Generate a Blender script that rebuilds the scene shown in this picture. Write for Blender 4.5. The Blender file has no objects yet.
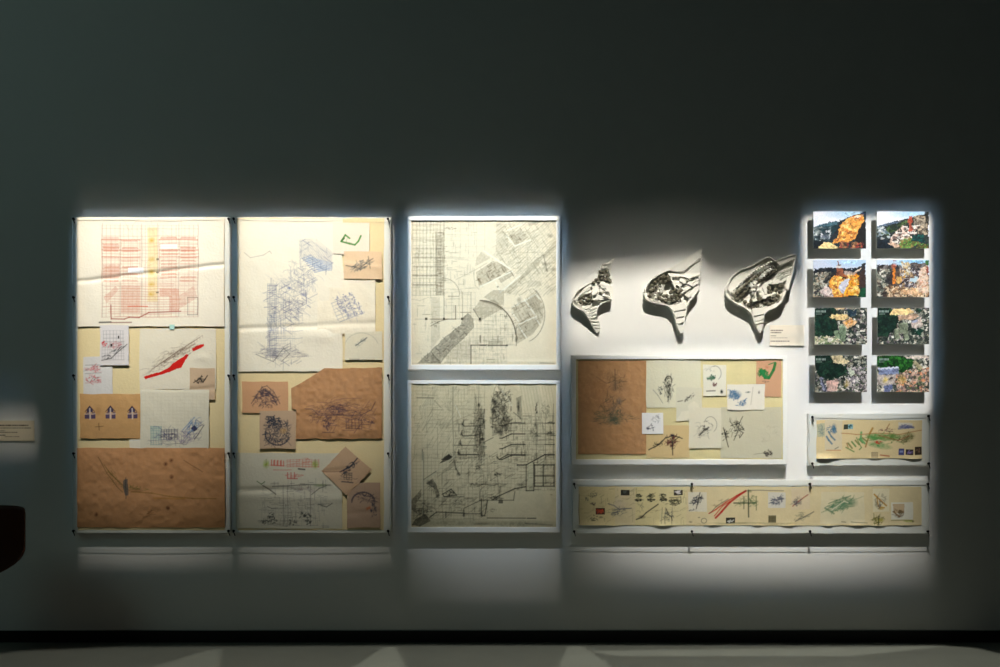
import bpy, bmesh, math, random
import numpy as np
from mathutils import Vector, Matrix
random.seed(5)
SC = bpy.context.scene
COL = SC.collection
S = 0.007            # metres per photo pixel on the wall plane
FLOOR_PY = 642.0
DIST = 7.0
CAMZ = 1.45
CAM = Vector((0, -DIST, CAMZ))

# ------------------------------------------------------------------ helpers
def lin(c):
    c = np.asarray(c, dtype=float) / 255.0
    return np.where(c <= 0.04045, c / 12.92, ((c + 0.055) / 1.055) ** 2.4)

def at(px, py, d=0.0):
    """world point standing d metres in front of the wall seen at photo px,py"""
    k = (DIST - d) / DIST
    return Vector(((px - 500) * S * k, -d, CAMZ + ((FLOOR_PY - py) * S - CAMZ) * k))

def material(name, col, rough=0.6, noise=0.0, scale=8.0, bump=0.0, spec=0.3, metal=0.0, attr=None):
    m = bpy.data.materials.new(name); m.use_nodes = True
    nt = m.node_tree; b = nt.nodes['Principled BSDF']
    b.inputs['Roughness'].default_value = rough
    b.inputs['Specular IOR Level'].default_value = spec
    b.inputs['Metallic'].default_value = metal
    tc = nt.nodes.new('ShaderNodeTexCoord')
    nz = nt.nodes.new('ShaderNodeTexNoise'); nz.inputs['Scale'].default_value = scale
    nz.inputs['Detail'].default_value = 6
    nt.links.new(tc.outputs['Object'], nz.inputs['Vector'])
    if attr:
        a = nt.nodes.new('ShaderNodeAttribute'); a.attribute_name = attr
        src = a.outputs['Color']
    else:
        r = nt.nodes.new('ShaderNodeRGB')
        c = lin(col); r.outputs[0].default_value = (c[0], c[1], c[2], 1)
        src = r.outputs[0]
    mx = nt.nodes.new('ShaderNodeMix'); mx.data_type = 'RGBA'; mx.blend_type = 'MULTIPLY'
    mx.inputs[0].default_value = 1.0
    mr = nt.nodes.new('ShaderNodeMapRange')
    mr.inputs['To Min'].default_value = 1 - noise; mr.inputs['To Max'].default_value = 1 + noise
    nt.links.new(nz.outputs['Fac'], mr.inputs['Value'])
    nt.links.new(src, mx.inputs[6]); nt.links.new(mr.outputs[0], mx.inputs[7])
    nt.links.new(mx.outputs[2], b.inputs['Base Color'])
    if bump:
        bp = nt.nodes.new('ShaderNodeBump'); bp.inputs['Strength'].default_value = bump
        bp.inputs['Distance'].default_value = 0.01
        nt.links.new(nz.outputs['Fac'], bp.inputs['Height'])
        nt.links.new(bp.outputs[0], b.inputs['Normal'])
    return m

def acrylic_material():
    m = bpy.data.materials.new('clear_acrylic'); m.use_nodes = True
    nt = m.node_tree; nt.nodes.clear()
    o = nt.nodes.new('ShaderNodeOutputMaterial')
    t = nt.nodes.new('ShaderNodeBsdfTransparent'); t.inputs[0].default_value = (.965, .975, .965, 1)
    g = nt.nodes.new('ShaderNodeBsdfGlossy'); g.inputs['Roughness'].default_value = .04
    mx = nt.nodes.new('ShaderNodeMixShader')
    mx.inputs[0].default_value = .035; nt.links.new(t.outputs[0], mx.inputs[1])
    nt.links.new(g.outputs[0], mx.inputs[2]); nt.links.new(mx.outputs[0], o.inputs[0])
    return m

M = dict(
    wall=material('wall_paint', (224, 223, 218), .85, .02, 3, .05),
    floor=material('grey_floor', (120, 122, 114), .42, .12, 5, .04, .4),
    ceiling=material('dark_ceiling', (30, 32, 32), .9),
    base=material('black_skirting', (24, 26, 25), .6),
    board=material('white_board', (228, 228, 220), .6, .02, 20),
    frame=material('white_frame', (232, 232, 226), .4, .02, 20),
    paper=material('inked_paper', (0, 0, 0), .85, .03, 60, .15, .1, attr='Col'),
    print=material('photo_print', (0, 0, 0), .45, .0, 60, 0, .3, attr='Col'),
    edge=material('acrylic_edge', (150, 158, 150), .3),
    steel=material('dark_steel', (22, 23, 22), .45, metal=.4),
    tree=material('foliage_painted_shade', (88, 84, 70), .8, .1, 60, .1),  # darkened white model trees: the shade of the clumps is in the colour
    relief=material('relief_white', (226, 224, 214), .7, .03, 40, .1),
    black=material('lamp_black', (14, 14, 14), .6),
    leather=material('brown_leather', (74, 38, 22), .5, .15, 12, .1),
    label=material('caption_card', (0, 0, 0), .7, .01, 50, 0, .1, attr='Col'),
    tape=material('pale_tape', (178, 216, 204), .5),
    acrylic=acrylic_material(),
)

def props(o, label=None, cat=None, group=None, kind=None):
    if label: o['label'] = label
    if cat: o['category'] = cat
    if group: o['group'] = group
    if kind: o['kind'] = kind
    return o

def empty(name, loc, label, cat, group=None):
    o = bpy.data.objects.new(name, None); COL.objects.link(o)
    o.location = loc; o.empty_display_size = .1
    return props(o, label, cat, group)

def mesh_obj(name, verts, faces, mat, parent=None, smooth=False, origin=None):
    """verts in world coordinates; the object gets its own origin"""
    v = np.array([tuple(p) for p in verts], dtype=float)
    if origin is None:
        origin = (v.min(0) + v.max(0)) / 2
    origin = Vector(origin)
    me = bpy.data.meshes.new(name)
    me.from_pydata([tuple(p - np.array(origin)) for p in v], [], faces)
    me.materials.append(mat)
    if smooth:
        me.polygons.foreach_set('use_smooth', [True] * len(me.polygons))
    me.update()
    o = bpy.data.objects.new(name, me); COL.objects.link(o)
    if parent:
        o.parent = parent; o.location = origin - world_loc(parent)
    else:
        o.location = origin
    return o

def world_loc(o):
    v = Vector(o.location)
    while o.parent:
        o = o.parent; v += Vector(o.location)
    return v

def from_bm(name, bm, mat, parent=None, smooth=False, fix=True):
    if fix: bmesh.ops.recalc_face_normals(bm, faces=bm.faces)
    bm.verts.ensure_lookup_table(); bm.verts.index_update()
    vs = [v.co.copy() for v in bm.verts]
    fs = [[v.index for v in f.verts] for f in bm.faces]
    bm.free()
    return mesh_obj(name, vs, fs, mat, parent, smooth)

def bm_box(bm, a, b, bevel=0.0):
    lo = Vector([min(a[i], b[i]) for i in range(3)]); hi = Vector([max(a[i], b[i]) for i in range(3)])
    r = bmesh.ops.create_cube(bm, size=1)
    for v in r['verts']:
        v.co = Vector([lo[i] + (v.co[i] + .5) * (hi[i] - lo[i]) for i in range(3)])
    if bevel:
        ed = list({e for v in r['verts'] for e in v.link_edges})
        bmesh.ops.bevel(bm, geom=ed, offset=bevel, segments=2, affect='EDGES')

def bm_cyl(bm, p, q, r0, r1=None, seg=10):
    p = Vector(p); q = Vector(q); r1 = r0 if r1 is None else r1
    z = (q - p); L = z.length
    rot = z.to_track_quat('Z', 'Y').to_matrix().to_4x4()
    mt = Matrix.Translation((p + q) / 2) @ rot
    bmesh.ops.create_cone(bm, cap_ends=True, segments=seg, radius1=r0, radius2=r1, depth=L, matrix=mt)

# ------------------------------------------------------------------ value noise and the drawing canvas
def vnoise(shape, cell, seed):
    h, w = shape
    rs = np.random.RandomState(seed)
    gh, gw = int(h / cell) + 3, int(w / cell) + 3
    g = rs.rand(gh, gw)
    ys = np.arange(h) / cell; xs = np.arange(w) / cell
    y0 = ys.astype(int); x0 = xs.astype(int)
    fy = ys - y0; fx = xs - x0
    fy = fy * fy * (3 - 2 * fy); fx = fx * fx * (3 - 2 * fx)
    a = g[np.ix_(y0, x0)]; b = g[np.ix_(y0, x0 + 1)]; c = g[np.ix_(y0 + 1, x0)]; d = g[np.ix_(y0 + 1, x0 + 1)]
    fy = fy[:, None]; fx = fx[None]
    return (a * (1 - fx) + b * fx) * (1 - fy) + (c * (1 - fx) + d * fx) * fy

class Canvas:
    """ink drawn on a sheet; coordinates are photo pixels, or a magnified crop set with T(ox, oy, k)"""
    def __init__(s, x0, y0, x1, y1, base, res=2.0, seed=1, raw=False):
        s.x0, s.y0, s.x1, s.y1, s.res = x0, y0, x1, y1, res
        s.nx = int(round((x1 - x0) * res)) + 1; s.ny = int(round((y1 - y0) * res)) + 1
        s.raw = raw
        s.img = np.ones((s.ny, s.nx, 3)) * (np.array(base, float) if raw else lin(base))
        s.X, s.Y = np.meshgrid(np.linspace(x0, x1, s.nx), np.linspace(y0, y1, s.ny))
        s.t = (0, 0, 1.0); s.rs = random.Random(seed); s.seed = seed
    def T(s, ox, oy, k): s.t = (ox, oy, k); return s
    def p(s, q): return (s.t[0] + q[0] / s.t[2], s.t[1] + q[1] / s.t[2])
    def c(s, col): return np.array(col, float) if s.raw else lin(col)
    def blend(s, sl, m, col):
        s.img[sl] = s.img[sl] * (1 - m[..., None]) + s.c(col) * m[..., None]
    def _win(s, xa, ya, xb, yb, pad):
        i0 = max(0, int((min(xa, xb) - pad - s.x0) * s.res)); i1 = min(s.nx, int((max(xa, xb) + pad - s.x0) * s.res) + 2)
        j0 = max(0, int((min(ya, yb) - pad - s.y0) * s.res)); j1 = min(s.ny, int((max(ya, yb) + pad - s.y0) * s.res) + 2)
        return (slice(j0, j1), slice(i0, i1)) if i1 > i0 and j1 > j0 else None
    def line(s, pts, w=.5, col=(60, 60, 60), a=.8):
        """w in photo px"""
        P = [s.p(q) for q in pts]
        for (xa, ya), (xb, yb) in zip(P[:-1], P[1:]):
            sl = s._win(xa, ya, xb, yb, w + 1)
            if sl is None: continue
            X = s.X[sl]; Y = s.Y[sl]
            dx, dy = xb - xa, yb - ya; L = dx * dx + dy * dy + 1e-9
            t = np.clip(((X - xa) * dx + (Y - ya) * dy) / L, 0, 1)
            dd = np.hypot(X - xa - t * dx, Y - ya - t * dy)
            m = np.clip((w / 2 + .45 - dd) / .6, 0, 1) * a * min(1, (w / .5) ** .5)
            s.blend(sl, m, col)
    def inside(s, P):
        X, Y = s.X, s.Y; r = np.zeros(X.shape, bool)
        n = len(P); j = n - 1
        for i in range(n):
            xi, yi = P[i]; xj, yj = P[j]
            if abs(yj - yi) > 1e-9:
                r ^= ((yi > Y) != (yj > Y)) & (X < (xj - xi) * (Y - yi) / (yj - yi) + xi)
            j = i
        return r
    def poly(s, pts, col, a=1.0, rough=0.0, tex=0.0, cell=3):
        P = [s.p(q) for q in pts]
        X, Y = s.X, s.Y
        if rough:
            n1 = vnoise(X.shape, 4, s.rs.randrange(9999)) - .5; n2 = vnoise(X.shape, 4, s.rs.randrange(9999)) - .5
            s.X = X + n1 * rough; s.Y = Y + n2 * rough
        m = s.inside(P).astype(float) * a
        s.X, s.Y = X, Y
        if tex: m = m * np.clip(1 - tex + 2 * tex * vnoise(X.shape, cell, s.rs.randrange(9999)), 0, 1)
        s.blend((slice(None), slice(None)), m, col)
    def hatch(s, pts, ang, sp, col, w=.35, a=.6):
        P = [s.p(q) for q in pts]
        m = s.inside(P)
        u = s.X * math.sin(math.radians(ang)) + s.Y * math.cos(math.radians(ang))
        f = np.abs((u / sp) % 1 - .5) * 2 * sp / 2
        k = np.clip((w / 2 + .4 - f) / .6, 0, 1) * m * a
        s.blend((slice(None), slice(None)), k, col)
    def wash(s, cx, cy, rx, ry, col, a=.5, ang=0, tex=.4):
        (x, y) = s.p((cx, cy)); rx /= s.t[2]; ry /= s.t[2]
        c, d = math.cos(math.radians(ang)), math.sin(math.radians(ang))
        u = ((s.X - x) * c + (s.Y - y) * d) / rx; v = (-(s.X - x) * d + (s.Y - y) * c) / ry
        m = np.clip(1.25 - np.hypot(u, v), 0, 1) ** .8 * a
        m = np.clip(m * (1 - tex + 2 * tex * vnoise(s.X.shape, 3, s.rs.randrange(9999))), 0, 1)
        s.blend((slice(None), slice(None)), m, col)
    def scrib(s, cx, cy, rx, ry, n, col, w=.4, a=.5, ang=0, loop=.5):
        c, d = math.cos(math.radians(ang)), math.sin(math.radians(ang))
        R = s.rs
        for _ in range(n):
            th = R.uniform(0, 6.28); q = math.sqrt(R.uniform(0, 1)) * .88
            x, y = q * math.cos(th), q * math.sin(th)
            dr = R.uniform(0, 6.28); L = R.uniform(.14, .50); cv = R.uniform(-1, 1) * loop
            P = []
            for k in range(5):
                P.append((cx + (x * rx) * c - (y * ry) * d, cy + (x * rx) * d + (y * ry) * c))
                x += L * .35 * math.cos(dr); y += L * .35 * math.sin(dr); dr += cv
            s.line(P, w * R.uniform(.6, 1.2), col, a * .75 * R.uniform(.3, 1.2))
    def grid(s, x0, y0, x1, y1, nx, ny, col, w=.35, a=.5, jit=0, drop=0.0, ang=0):
        R = s.rs; cx, cy = (x0 + x1) / 2, (y0 + y1) / 2
        c, d = math.cos(math.radians(ang)), math.sin(math.radians(ang))
        rt = lambda x, y: (cx + (x - cx) * c - (y - cy) * d, cy + (x - cx) * d + (y - cy) * c)
        for i in range(nx + 1):
            x = x0 + (x1 - x0) * i / nx + R.uniform(-jit, jit)
            if R.random() >= drop: s.line([rt(x, y0), rt(x, y1)], w, col, a * R.uniform(.6, 1.2))
        for j in range(ny + 1):
            y = y0 + (y1 - y0) * j / ny + R.uniform(-jit, jit)
            if R.random() >= drop: s.line([rt(x0, y), rt(x1, y)], w, col, a * R.uniform(.6, 1.2))
    def draft(s, pts, n, angs, lmin, lmax, col, w=.35, a=.5):
        """short drafted strokes along a few directions inside an outline"""
        R = s.rs; xs = [q[0] for q in pts]; ys = [q[1] for q in pts]
        k = 0
        while k < n:
            x = R.uniform(min(xs), max(xs)); y = R.uniform(min(ys), max(ys)); k += 1
            ins = False; j = len(pts) - 1
            for i in range(len(pts)):
                (xi, yi), (xj, yj) = pts[i], pts[j]
                if (yi > y) != (yj > y) and x < (xj - xi) * (y - yi) / (yj - yi) + xi: ins = not ins
                j = i
            if not ins: continue
            th = math.radians(R.choice(angs)); L = R.uniform(lmin, lmax) / 2
            s.line([(x - L * math.cos(th), y + L * math.sin(th)), (x + L * math.cos(th), y - L * math.sin(th))], w * R.uniform(.7, 1.5), col, a * R.uniform(.4, 1.2))
    def arc(s, cx, cy, rx, ry, a0, a1, w, col, a=.7, n=16):
        s.line([(cx + rx * math.cos(math.radians(a0 + (a1 - a0) * i / n)), cy + ry * math.sin(math.radians(a0 + (a1 - a0) * i / n))) for i in range(n + 1)], w, col, a)
    def mosaic(s, pts, cols, n, size, ang=None):
        """many small blocks (houses, rubble) inside a region"""
        P = [s.p(q) for q in pts]
        xs = [q[0] for q in P]; ys = [q[1] for q in P]
        msk = s.inside(P)
        R = s.rs
        for _ in range(n):
            x = R.uniform(min(xs), max(xs)); y = R.uniform(min(ys), max(ys))
            w = size * R.uniform(.4, 1.1); h = size * R.uniform(.3, .9)
            sl = s._win(x - w, y - h, x + w, y + h, 1)
            if sl is None: continue
            th = math.radians(R.uniform(-40, 40) if ang is None else ang + R.uniform(-8, 8))
            u = (s.X[sl] - x) * math.cos(th) + (s.Y[sl] - y) * math.sin(th); v = -(s.X[sl] - x) * math.sin(th) + (s.Y[sl] - y) * math.cos(th)
            m = ((abs(u) < w / 2 + .1) & (abs(v) < h / 2 + .1) & msk[sl]).astype(float) * .9
            s.blend(sl, m, R.choice(cols))
    def mottle(s, amt=.06, cell=10):
        n = vnoise(s.X.shape, cell * s.res / 2, s.seed + 7) * .6 + vnoise(s.X.shape, max(2, cell / 4), s.seed + 8) * .4
        s.img *= (1 - amt + 2 * amt * n)[..., None]

def sheet(name, c, d, mat, label=None, cat=None, group=None, parent=None, disp=None, crinkle=.0006, mask=None, cell=9, wob=.4):
    """a real sheet: the canvas grid bent by its folds and standing d metres off the wall"""
    ny, nx = c.ny, c.nx
    D = np.full((ny, nx), float(d))
    if crinkle:
        n = vnoise((ny, nx), cell * 2, c.seed + 21) + .5 * vnoise((ny, nx), cell, c.seed + 22) - .75
        D += crinkle * 2 * n + crinkle * .9 * (vnoise((ny, nx), cell * 5, c.seed + 23) - .5) * 2
    if disp: D += disp(c.X, c.Y)
    PX, PY = c.X.copy(), c.Y.copy()
    if wob:   # slightly uneven cut edges
        PX += wob * (vnoise((ny, nx), 24, c.seed + 31) - .5) * 2; PY += wob * (vnoise((ny, nx), 24, c.seed + 32) - .5) * 2
    k = (DIST - D) / DIST
    V = np.stack([(PX - 500) * S * k, -D, CAMZ + ((FLOOR_PY - PY) * S - CAMZ) * k], -1).reshape(-1, 3)
    idx = np.arange(ny * nx).reshape(ny, nx)
    F = np.stack([idx[1:, :-1], idx[1:, 1:], idx[:-1, 1:], idx[:-1, :-1]], -1)
    if mask is not None:
        mk = c.inside(mask)
        F = F[mk[:-1, :-1]]
    F = F.reshape(-1, 4)
    org = V.mean(0)
    me = bpy.data.meshes.new(name)
    used = np.unique(F); remap = -np.ones(len(V), int); remap[used] = np.arange(len(used))
    V = V[used]; F = remap[F]
    me.vertices.add(len(V)); me.vertices.foreach_set('co', (V - org).astype(np.float32).ravel())
    me.loops.add(F.size); me.loops.foreach_set('vertex_index', F.astype(np.int32).ravel())
    me.polygons.add(len(F)); me.polygons.foreach_set('loop_start', np.arange(0, F.size, 4, dtype=np.int32))
    me.polygons.foreach_set('use_smooth', np.ones(len(F), bool))
    me.update(calc_edges=True)
    ca = me.color_attributes.new('Col', 'FLOAT_COLOR', 'POINT')
    rgba = np.ones((ny * nx, 4)); rgba[:, :3] = np.clip(c.img.reshape(-1, 3), 0, 1)
    ca.data.foreach_set('color', rgba[used].astype(np.float32).ravel())
    me.materials.append(mat)
    o = bpy.data.objects.new(name, me); COL.objects.link(o)
    if parent: o.parent = parent; o.location = Vector(org) - world_loc(parent)
    else: o.location = org
    return props(o, label, cat, group)

def fold(x0, y0, x1, y1, amp, w, kind='valley'):
    """crease running between two photo points"""
    def f(X, Y):
        dx, dy = x1 - x0, y1 - y0; L = math.hypot(dx, dy)
        t = ((X - x0) * dx + (Y - y0) * dy) / L / L
        v = ((X - x0) * -dy + (Y - y0) * dx) / L
        e = np.clip(1.15 - np.abs(t - .5) * 2, 0, .15) / .15 if True else 1
        return (-1 if kind == 'valley' else 1) * amp * np.exp(-(v / w) ** 2) * e
    return f
def bulge(cx, cy, rx, ry, amp):
    return lambda X, Y: amp * np.exp(-((X - cx) / rx) ** 2 - ((Y - cy) / ry) ** 2)
def add(*fs): return lambda X, Y: sum(f(X, Y) for f in fs)

# ------------------------------------------------------------------ the room
def struct(name, a, b, mat):
    bm = bmesh.new(); bm_box(bm, a, b)
    o = from_bm(name, bm, mat); o['kind'] = 'structure'
    return o
struct('floor', (-9, -12, -.1), (9, .2, 0), M['floor'])
struct('wall_back', (-9, 0, 0), (9, .2, 7.6), M['wall'])
struct('ceiling', (-9, -12, 7.6), (9, .2, 7.7), M['ceiling'])
struct('baseboard_back', (-9, -.014, 0), (9, 0, (FLOOR_PY - 630.5) * S), M['base'])
# ------------------------------------------------------------------ boards behind acrylic
def px_box(bm, x0, y0, x1, y1, d0, d1, bevel=0):
    """box whose FRONT face (d1) covers the photo rectangle"""
    a = at(x0, y1, d1); b = at(x1, y0, d1)
    bm_box(bm, (a.x, -d1, a.z), (b.x, -d0, b.z), bevel)

def board_panel(name, label, x0, y0, x1, y1, d, hooks, cream=None, dac=.072, group=None, lit=None):
    t = empty(name, at((x0 + x1) / 2, y1, 0), label, 'display board', group)
    bm = bmesh.new(); px_box(bm, x0, y0, x1, y1, .0, d, .0015); from_bm('backing_board', bm, M['board'], t)
    if cream:
        c = Canvas(*cream, (230, 211, 164), seed=int(x0)); c.mottle(.03, 30)
        o = sheet('lining_paper', c, d + .0012, M['paper'], parent=t, crinkle=.0003, cell=20)
        o['label'] = 'pale cream lining paper'
    # the acrylic sheet bows out a little between its pins
    ax0, ay0, ax1, ay1 = x0 + .6, y0 + .4, x1 - .6, y1 - .6
    nx = 24; V = []; F = []
    for j in range(13):
        for i in range(nx + 1):
            u = i / nx
            dd = dac + .004 * math.sin(math.pi * u) * (1 if (x1 - x0) < 200 else .6)
            V.append(at(ax0 + (ax1 - ax0) * u, ay0 + (ay1 - ay0) * j / 12, dd))
    for j in range(12):
        for i in range(nx):
            a = j * (nx + 1) + i; F.append((a, a + nx + 1, a + nx + 2, a + 1))
    ac = mesh_obj('acrylic_sheet', V, F, M['acrylic'], t, True)
    # polished rim of the acrylic
    V = []; F = []
    ring = [(i / nx, 0) for i in range(nx)] + [(1, j / 12) for j in range(12)] + [(1 - i / nx, 1) for i in range(nx)] + [(0, 1 - j / 12) for j in range(12)]
    for u, v in ring:
        dd = dac + .004 * math.sin(math.pi * u) * (1 if (x1 - x0) < 200 else .6)
        p = at(ax0 + (ax1 - ax0) * u, ay0 + (ay1 - ay0) * v, dd)
        V += [p + Vector((0, .0015, 0)), p - Vector((0, .0015, 0))]
    n = len(ring)
    for i in range(n): F.append((2 * i, 2 * i + 1, 2 * ((i + 1) % n) + 1, 2 * ((i + 1) % n)))
    mesh_obj('edge', V, F, M['edge'], ac)
    # pins that hold the acrylic off the board
    first = None
    for hx, hy in hooks:
        p = at(hx, hy, dac + .004)
        if first is None:
            bm = bmesh.new()
            bm_cyl(bm, (0, dac + .003, 0), (0, 0, 0), .0052, seg=8)
            bm_cyl(bm, (0, .003, 0), (0, -.003, 0), .0095, .007, seg=10)
            bm_cyl(bm, (-.002, 0, .003), (.010, .006, -.034), .0042, .003, seg=6)
            bmesh.ops.recalc_face_normals(bm, faces=bm.faces)
            me = bpy.data.meshes.new('pin'); bm.to_mesh(me); bm.free(); me.materials.append(M['steel'])
            o = bpy.data.objects.new('pin', me); first = o
        else: o = first.copy()
        COL.objects.link(o); o.parent = t; o.location = p - world_loc(t)
    return t

ys = [218.5, 297, 375.5, 453.5, 531]
board_panel('display_board', 'tall board at the far left, under acrylic, with a red plan at its top',
            72, 217, 230.3, 533, .050, [(73, y) for y in ys] + [(228.3, y) for y in ys], (77.5, 218, 224.5, 530))
board_panel('display_board', 'tall board second from the left, under acrylic, with a green outline note top right',
            232, 217, 391, 533, .050, [(233.4, y) for y in ys] + [(388, y) for y in ys], (237.5, 218, 384, 530))
xs = [574.2, 692, 810.3, 928.3]
board_panel('display_board', 'long narrow white board lowest on the wall, holding one cream strip of sketches under acrylic',
            573, 480, 929.5, 533.5, .048, [(x, 484) for x in xs] + [(x, 531.5) for x in xs], None, .066)
board_panel('display_board', 'small white board beneath the eight colour photographs, holding a green pencil sketch strip',
            808.5, 413.5, 930, 465.5, .040, [(812.6, 417), (929, 416), (812.6, 463.5), (929, 463.5)], None, .056)

G = (70, 72, 74); DK = (45, 42, 40)
RED = (205, 70, 50)
# ------------------------------------------------------------------ left board
def pic_red_plan():
    c = Canvas(77.5, 218, 224.3, 326.5, (240, 231, 212), seed=11).T(60, 200, 5.13)
    rr = (205, 110, 80)
    c.poly([(450, 140), (500, 140), (500, 520), (450, 520)], (238, 214, 140), .55)
    c.grid(215, 205, 410, 400, 4, 8, rr, .35, .45, 2); c.grid(510, 205, 708, 400, 4, 8, rr, .35, .45, 2)
    for y in (203, 257, 292): 
        c.line([(215, y), (410, y)], .9, rr, .6); c.line([(510, y), (708, y)], .9, rr, .6)
    c.grid(215, 130, 708, 600, 22, 26, (205, 160, 135), .35, .5, 1, .1)
    for y in range(188, 420, 17):
        for x0_, x1_ in ((218, 308), (312, 408), (512, 608), (612, 705)):
            if c.rs.random() < .75: c.poly([(x0_ + c.rs.uniform(0, 12), y), (x1_ - c.rs.uniform(0, 20), y), (x1_ - 6, y + 10), (x0_ + 4, y + 10)], rr, c.rs.uniform(.25, .6), tex=.4)
    for y in range(430, 600, 13): c.line([(c.rs.uniform(220, 300), y), (c.rs.uniform(560, 700), y)], .4, rr, .5)
    for x in (218, 310, 420, 500, 610, 708): c.line([(x, 120), (x, 600)], .35, (150, 120, 105), .5)
    c.poly([(218, 330), (308, 330), (308, 395), (218, 395)], rr, .35, tex=.5)
    c.poly([(222, 232), (300, 232), (300, 250), (222, 250)], rr, .35, tex=.5)
    c.poly([(315, 440), (410, 440), (410, 580), (315, 580)], rr, .35, tex=.4)
    c.poly([(512, 455), (612, 455), (612, 570), (560, 570), (560, 495), (512, 495)], rr, .42, tex=.4)
    c.poly([(612, 490), (690, 440), (705, 500), (612, 560)], rr, .3, tex=.5)
    c.poly([(222, 500), (285, 440), (300, 460), (240, 530)], rr, .3)
    for i in range(7): c.line([(512, 412 + i * 8), (705, 412 + i * 8)], .3, rr, .4)
    c.line([(262, 540), (264, 610), (330, 612), (355, 603), (405, 604), (455, 575), (620, 572)], .9, (165, 70, 55), .8)
    c.line([(350, 545), (450, 545)], .8, (215, 90, 50), .7)
    c.line([(655, 500), (705, 500), (705, 590), (655, 590), (655, 500)], .5, (120, 90, 80), .6)
    for y in (205, 305, 370, 430, 480): c.wash(470, y, 16, 14, (215, 175, 70), .7)
    for y in (300, 368, 470): c.poly([(492, y), (506, y), (506, y + 9), (492, y + 9)], (60, 60, 50), .7)
    c.poly([(350, 348), (428, 348), (428, 374), (350, 374)], (246, 248, 250), 1)
    c.poly([(515, 228), (600, 228), (600, 250), (515, 250)], (246, 246, 240), .8)
    c.line([(202, 628), (262, 626)], 1.3, (70, 70, 66), .9); c.line([(262, 628), (365, 628)], .9, (140, 90, 75), .8)
    c.scrib(460, 330, 240, 240, 60, (190, 150, 120), .3, .3)
    c.mottle(.02, 20)
    return sheet('plan_drawing', c, .0600, M['paper'], 'large white sheet with a faint red plan, creased across, topmost on the far left board', 'drawing',
        disp=add(fold(74, 282, 228, 264, .0068, 2.3), fold(145, 218, 155, 262, .0012, 3)), crinkle=.0012, cell=16)
o = pic_red_plan()
bm = bmesh.new(); px_box(bm, 169.5, 324.5, 174.5, 329.5, .0612, .0622, .0004); from_bm('tape', bm, M['tape'], o)['label'] = 'pale green tape'

c = Canvas(100, 325, 129, 365, (222, 216, 214), seed=12).T(60, 320, 5.13)
c.grid(222, 55, 325, 135, 6, 4, (120, 120, 125), .35, .5, 2); c.grid(215, 110, 330, 200, 8, 6, (120, 110, 110), .3, .5, 3)
c.scrib(225, 122, 16, 12, 12, (205, 50, 60), .6, .8); c.scrib(285, 130, 45, 22, 26, (190, 80, 90), .4, .6)
for x, y in ((300, 88), (262, 130)): c.poly([(x - 5, y - 7), (x + 5, y - 7), (x + 5, y + 8), (x - 5, y + 8)], DK, .9)
c.scrib(300, 150, 40, 20, 24, G, .4, .7, -25); c.scrib(240, 190, 28, 16, 20, G, .4, .6)
c.line([(215, 205), (262, 195), (290, 170), (345, 125)], .5, DK, .8)
sheet('sketch', c, .0640, M['paper'], 'small off-white sketch with a red dotted plan, hanging just under the big red plan sheet', 'sketch')
c = Canvas(83, 356.5, 112.5, 394.5, (220, 216, 212), seed=13).T(60, 320, 5.13)
for y in (252, 303):
    c.scrib(168, y, 42, 20, 34, (205, 75, 85), .5, .6); c.scrib(168, y, 44, 20, 12, G, .35, .5)
c.line([(130, 232), (205, 232)], .4, G, .6); c.line([(128, 275), (212, 272)], .4, G, .5); c.line([(128, 322), (212, 320)], .4, (190, 90, 90), .6)
sheet('sketch', c, .0578, M['paper'], 'small white sketch with two rows of pink marks, above the blue arches', 'sketch')
c = Canvas(139.5, 328.5, 216, 389.5, (228, 219, 198), seed=14).T(60, 320, 5.13)
c.scrib(560, 200, 150, 45, 90, (130, 105, 85), .4, .45, -32); c.scrib(600, 175, 90, 25, 50, (110, 85, 70), .4, .5, -32)
for k in range(16):
    x = 460 + k * 14; y = 262 - k * 9.5
    c.line([(x, y), (x + 60, y - 42), (x + 62, y - 30)], .3, (120, 95, 80), .5)
c.poly([(430, 293), (470, 278), (510, 268), (560, 245), (575, 228), (600, 210), (625, 195), (650, 178), (662, 182), (640, 215), (622, 245), (600, 250), (560, 268), (500, 285), (440, 305)], (206, 36, 30), 1, .5)
c.poly([(677, 148), (700, 132), (735, 122), (740, 132), (715, 148), (682, 162)], (206, 42, 34), 1, .4)
c.line([(645, 190), (672, 170)], .4, DK, .7); c.draft([(440, 265), (600, 160), (730, 120), (740, 140), (640, 180), (500, 262)], 110, (32, 90, 0), 8, 36, (110, 86, 72), .35, .6)
sheet('elevation_sketch', c, .0582, M['paper'], 'cream sheet with a bold red diagonal stripe, on the far left board', 'sketch',
      disp=add(bulge(200, 358, 10, 4, .003)), crinkle=.0012, cell=14)
c = Canvas(189.5, 368, 215, 399.5, (206, 178, 148), seed=15).T(60, 320, 5.13)
c.line([(685, 320), (720, 300), (735, 320), (757, 285)], .8, DK, .9); c.line([(695, 310), (712, 325), (728, 282)], .5, DK, .8)
c.scrib(722, 308, 34, 18, 26, DK, .5, .7, -20)
sheet('sketch', c, .0625, M['paper'], 'small tan tracing sketch overlapping the lower right corner of the red-striped sheet', 'sketch',
      disp=add(fold(189, 390, 216, 388, .003, 2.5)), crinkle=.0008)
c = Canvas(80, 394, 140.5, 438.5, (202, 158, 106), seed=16).T(60, 320, 5.13)
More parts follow.
